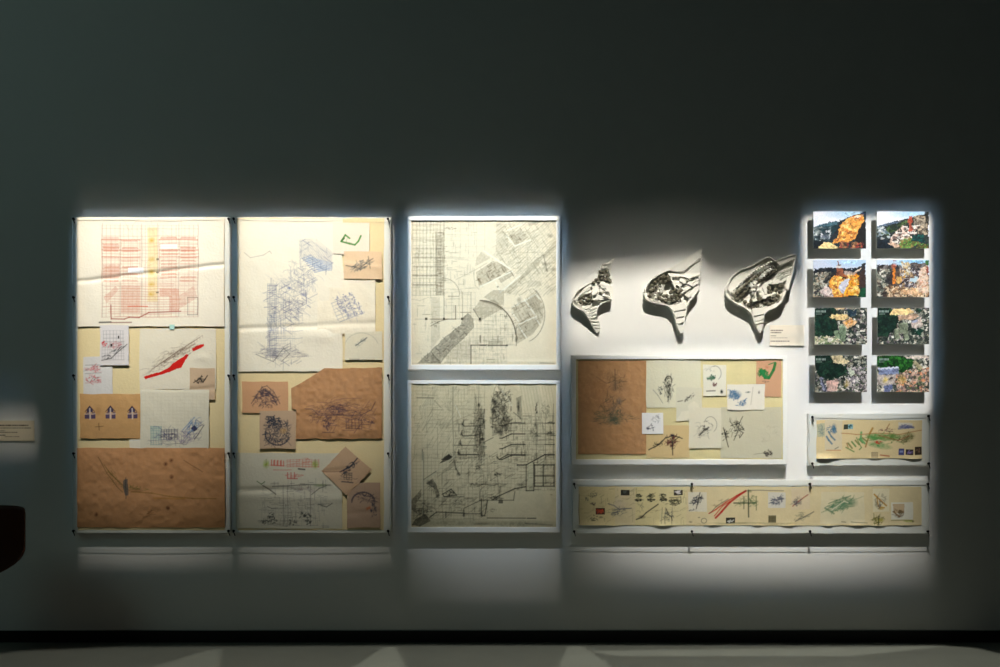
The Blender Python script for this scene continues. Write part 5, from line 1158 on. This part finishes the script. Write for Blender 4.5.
# ------------------------------------------------------------------ framing spotlights on a ceiling track
def spot(lamp, wallpts, warm, watts, r=.0018, plane_d=.30, halo=None, halo_w=0, halo_r=.006, blend=.4, aim=None, size_scale=1.25):
    """one luminaire: lamp, housing and a shutter plate whose opening frames the given world points"""
    L = Vector(lamp)
    cen = sum((Vector(p) for p in wallpts), Vector()) / len(wallpts)
    ax = ((Vector(aim) if aim else cen) - L).normalized()
    t = empty('framing_spotlight', L, 'black framing spotlight hanging from the ceiling track', 'spotlight', 'black framing spotlights on the ceiling track')
    u = ax.cross(Vector((0, 0, 1))).normalized(); v = u.cross(ax).normalized()
    hole = []
    for p in wallpts:
        q = Vector(p) - L; k = plane_d / q.dot(ax); q = q * k
        hole.append((q.dot(u), q.dot(v)))
    mxr = max(math.hypot(*h) for h in hole)
    R = mxr * 1.9 + .05
    hc = (sum(h[0] for h in hole) / len(hole), sum(h[1] for h in hole) / len(hole))
    # shutter plate: disc with the framed opening
    sub = []
    for i in range(len(hole)):
        a, b = hole[i], hole[(i + 1) % len(hole)]
        for k in range(8): sub.append((a[0] + (b[0] - a[0]) * k / 8, a[1] + (b[1] - a[1]) * k / 8))
    V = []; F = []
    for (x, y) in sub:
        th = math.atan2(y - hc[1], x - hc[0])
        V.append(L + ax * plane_d + u * x + v * y)
        V.append(L + ax * plane_d + u * (hc[0] + R * math.cos(th)) + v * (hc[1] + R * math.sin(th)))
    n = len(sub)
    for i in range(n): F.append((2 * i, 2 * i + 1, 2 * ((i + 1) % n) + 1, 2 * ((i + 1) % n)))
    mesh_obj('shutter', V, F, M['black'], t)
    # housing: open tapered can round the lamp
    V = []; F = []; m = 28
    prof = [(R * 1.02, plane_d), (R * .75, plane_d * .55), (.075, .03), (.06, -.10), (.001, -.10)]
    for rr, dd in prof:
        for i in range(m):
            a = 2 * math.pi * i / m; V.append(L + ax * dd + u * rr * math.cos(a) + v * rr * math.sin(a))
    for j in range(len(prof) - 1):
        for i in range(m): F.append((j * m + i, j * m + (i + 1) % m, (j + 1) * m + (i + 1) % m, (j + 1) * m + i))
    mesh_obj('housing', V, F, M['black'], t, True)
    bm = bmesh.new(); top = Vector((L.x, L.y, 7.46)); bm_cyl(bm, L - ax * .08, (L.x, L.y, 7.46), .012, seg=10); from_bm('stem', bm, M['black'], t)
    def lamp_obj(nm, col, W, rad):
        ld = bpy.data.lights.new(nm, 'SPOT'); ld.energy = W; ld.color = col; ld.shadow_soft_size = rad
        ld.spot_size = min(2.6, 2 * math.atan(mxr * size_scale / plane_d)); ld.spot_blend = blend
        lo = bpy.data.objects.new(nm, ld); COL.objects.link(lo); lo.parent = t
        lo.rotation_euler = ax.to_track_quat('-Z', 'Y').to_euler()
    lamp_obj('lamp', warm, watts, r)
    if halo_w: lamp_obj('added_fringe_lamp', halo or (.32, .62, 1), halo_w, halo_r)  # extra lamp added to imitate the soft fringe and spill of the beam
    return t
W = lambda px, py: at(px, py, 0)
rect = lambda x0, y0, x1, y1, d=0: [at(x0, y0, d), at(x1, y0, d), at(x1, y1, d), at(x0, y1, d)]
LX = lambda px: (px - 500) * S
warm = (1, .89, .76); blue = (.34, .62, 1)
LZ = 6.9; LY = -3.0
spot((LX(165), LY, LZ), rect(78, 216.5, 231, 556, .04), warm, 2450, halo_w=600, aim=at(155, 225), blend=1, r=.0011, size_scale=1.07)
spot((LX(318), LY, LZ), rect(239, 216.5, 391, 556, .04), warm, 2450, halo_w=600, aim=at(315, 225), blend=1, r=.0011, size_scale=1.07)
spot((LX(440), LY, LZ), rect(409.3, 214.5, 558.5, 590, .04), warm, 2250, halo=(.40, .66, .95), halo_w=1700, aim=at(484, 225), r=.001, blend=1, size_scale=1.02)
spot((LX(690), LY, LZ), [at(566, 277), at(600, 274), at(650, 269), at(672, 266), at(698, 270), at(716, 281), at(745, 283), at(762, 276), at(790, 274), at(803, 288), at(803, 352), at(566, 352)], (1, .95, .86), 2350, halo=(1, .95, .88), halo_w=360, r=.0045, halo_r=.022, aim=at(685, 320))
spot((LX(1085), LY, LZ), rect(803, 218, 931, 412), (1, .94, .87), 2150, halo_w=700, aim=at(868, 300), r=.0014)
spot((LX(740), LY, LZ), [at(566, 352), at(803, 352), at(803, 412), at(931, 412), at(931, 574), at(566, 574)], (1, .92, .80), 2800, halo_w=700, aim=at(760, 340), r=.003, blend=1, size_scale=1.02)
spot((LX(10), LY, LZ), rect(-26, 419, 36, 444), (1, .88, .72), 800, halo_w=240, r=.004, halo_r=.012)
# lamps that light the floor in front of the wall
F_ = lambda x, y: Vector((LX(x), y, 0))
def floor_pt(px, py):
    k = CAMZ / ((py - (FLOOR_PY - CAMZ / S)) * S)     # fraction of the distance to the wall
    return Vector((LX(px) * k, -DIST + DIST * k, 0))
fl = (1, .98, .88)
bm = bmesh.new(); bm_box(bm, (-5, -3.03, 7.46), (5, -2.97, 7.52)); bm_box(bm, (-4.9, -3.01, 7.52), (-4.86, -2.99, 7.6)); bm_box(bm, (4.86, -3.01, 7.52), (4.9, -2.99, 7.6)); bm_box(bm, (-.02, -3.01, 7.52), (.02, -2.99, 7.6))
o = from_bm('lighting_track', bm, M['black']); props(o, 'long black lighting track fixed under the ceiling in front of the wall', 'lighting track')
spot((LX(950), LY, LZ + .15), [floor_pt(-60, 662), floor_pt(20, 651), floor_pt(120, 647), floor_pt(420, 645.5), floor_pt(940, 645.5), floor_pt(975, 648), floor_pt(1010, 656), floor_pt(1100, 760), floor_pt(-150, 760)], fl, 1050, r=.0015, blend=.1, size_scale=1.6)
spot((LX(240), LY, LZ + .1), [floor_pt(150, 668), floor_pt(205, 651), floor_pt(222, 648), floor_pt(214, 690)], fl, 500, r=.0012)
spot((LX(380), LY, LZ + .1), [floor_pt(352, 668), floor_pt(384, 647), floor_pt(396, 647), floor_pt(406, 668), floor_pt(410, 690), floor_pt(330, 690)], fl, 800, r=.0008)
spot((LX(590), LY, LZ + .1), [floor_pt(560, 662), floor_pt(568, 646.5), floor_pt(583, 646.5), floor_pt(614, 668), floor_pt(620, 690), floor_pt(560, 690)], fl, 800, r=.0008)
spot((LX(820), LY, LZ + .1), [floor_pt(588, 651), floor_pt(640, 650), floor_pt(950, 646), floor_pt(850, 656), floor_pt(620, 656)], fl, 1000, r=.0015)

# dim general light of the hall, greenish from the left
def area(nm, loc, target, size, col, W_):
    ld = bpy.data.lights.new(nm, 'AREA'); ld.energy = W_; ld.color = col; ld.size = size; ld.shape = 'SQUARE'
    o = bpy.data.objects.new(nm, ld); COL.objects.link(o); o.location = loc
    o.rotation_euler = (Vector(target) - Vector(loc)).to_track_quat('-Z', 'Y').to_euler()
area('hall_light_left', (-6.5, -5, 5.5), (-2.8, 0, 3.6), 2.5, (.6, .95, .90), 21)
w = bpy.data.worlds.new('hall'); SC.world = w; w.use_nodes = True
bg = w.node_tree.nodes['Background']; bg.inputs[0].default_value = (.95, 1, .93, 1); bg.inputs[1].default_value = .0078

cam = bpy.data.cameras.new('camera'); co = bpy.data.objects.new('camera', cam); COL.objects.link(co)
co.location = CAM; co.rotation_euler = (math.pi / 2, 0, 0)
cam.sensor_width = 36; cam.lens = 36; cam.sensor_fit = 'HORIZONTAL'
cam.shift_y = ((FLOOR_PY - CAMZ / S) - 333.5) / 1000
SC.camera = co
SC.view_settings.view_transform = 'Standard'; SC.view_settings.look = 'None'
SC.view_settings.gamma = 1; SC.view_settings.exposure = 0; SC.view_settings.use_curve_mapping = False
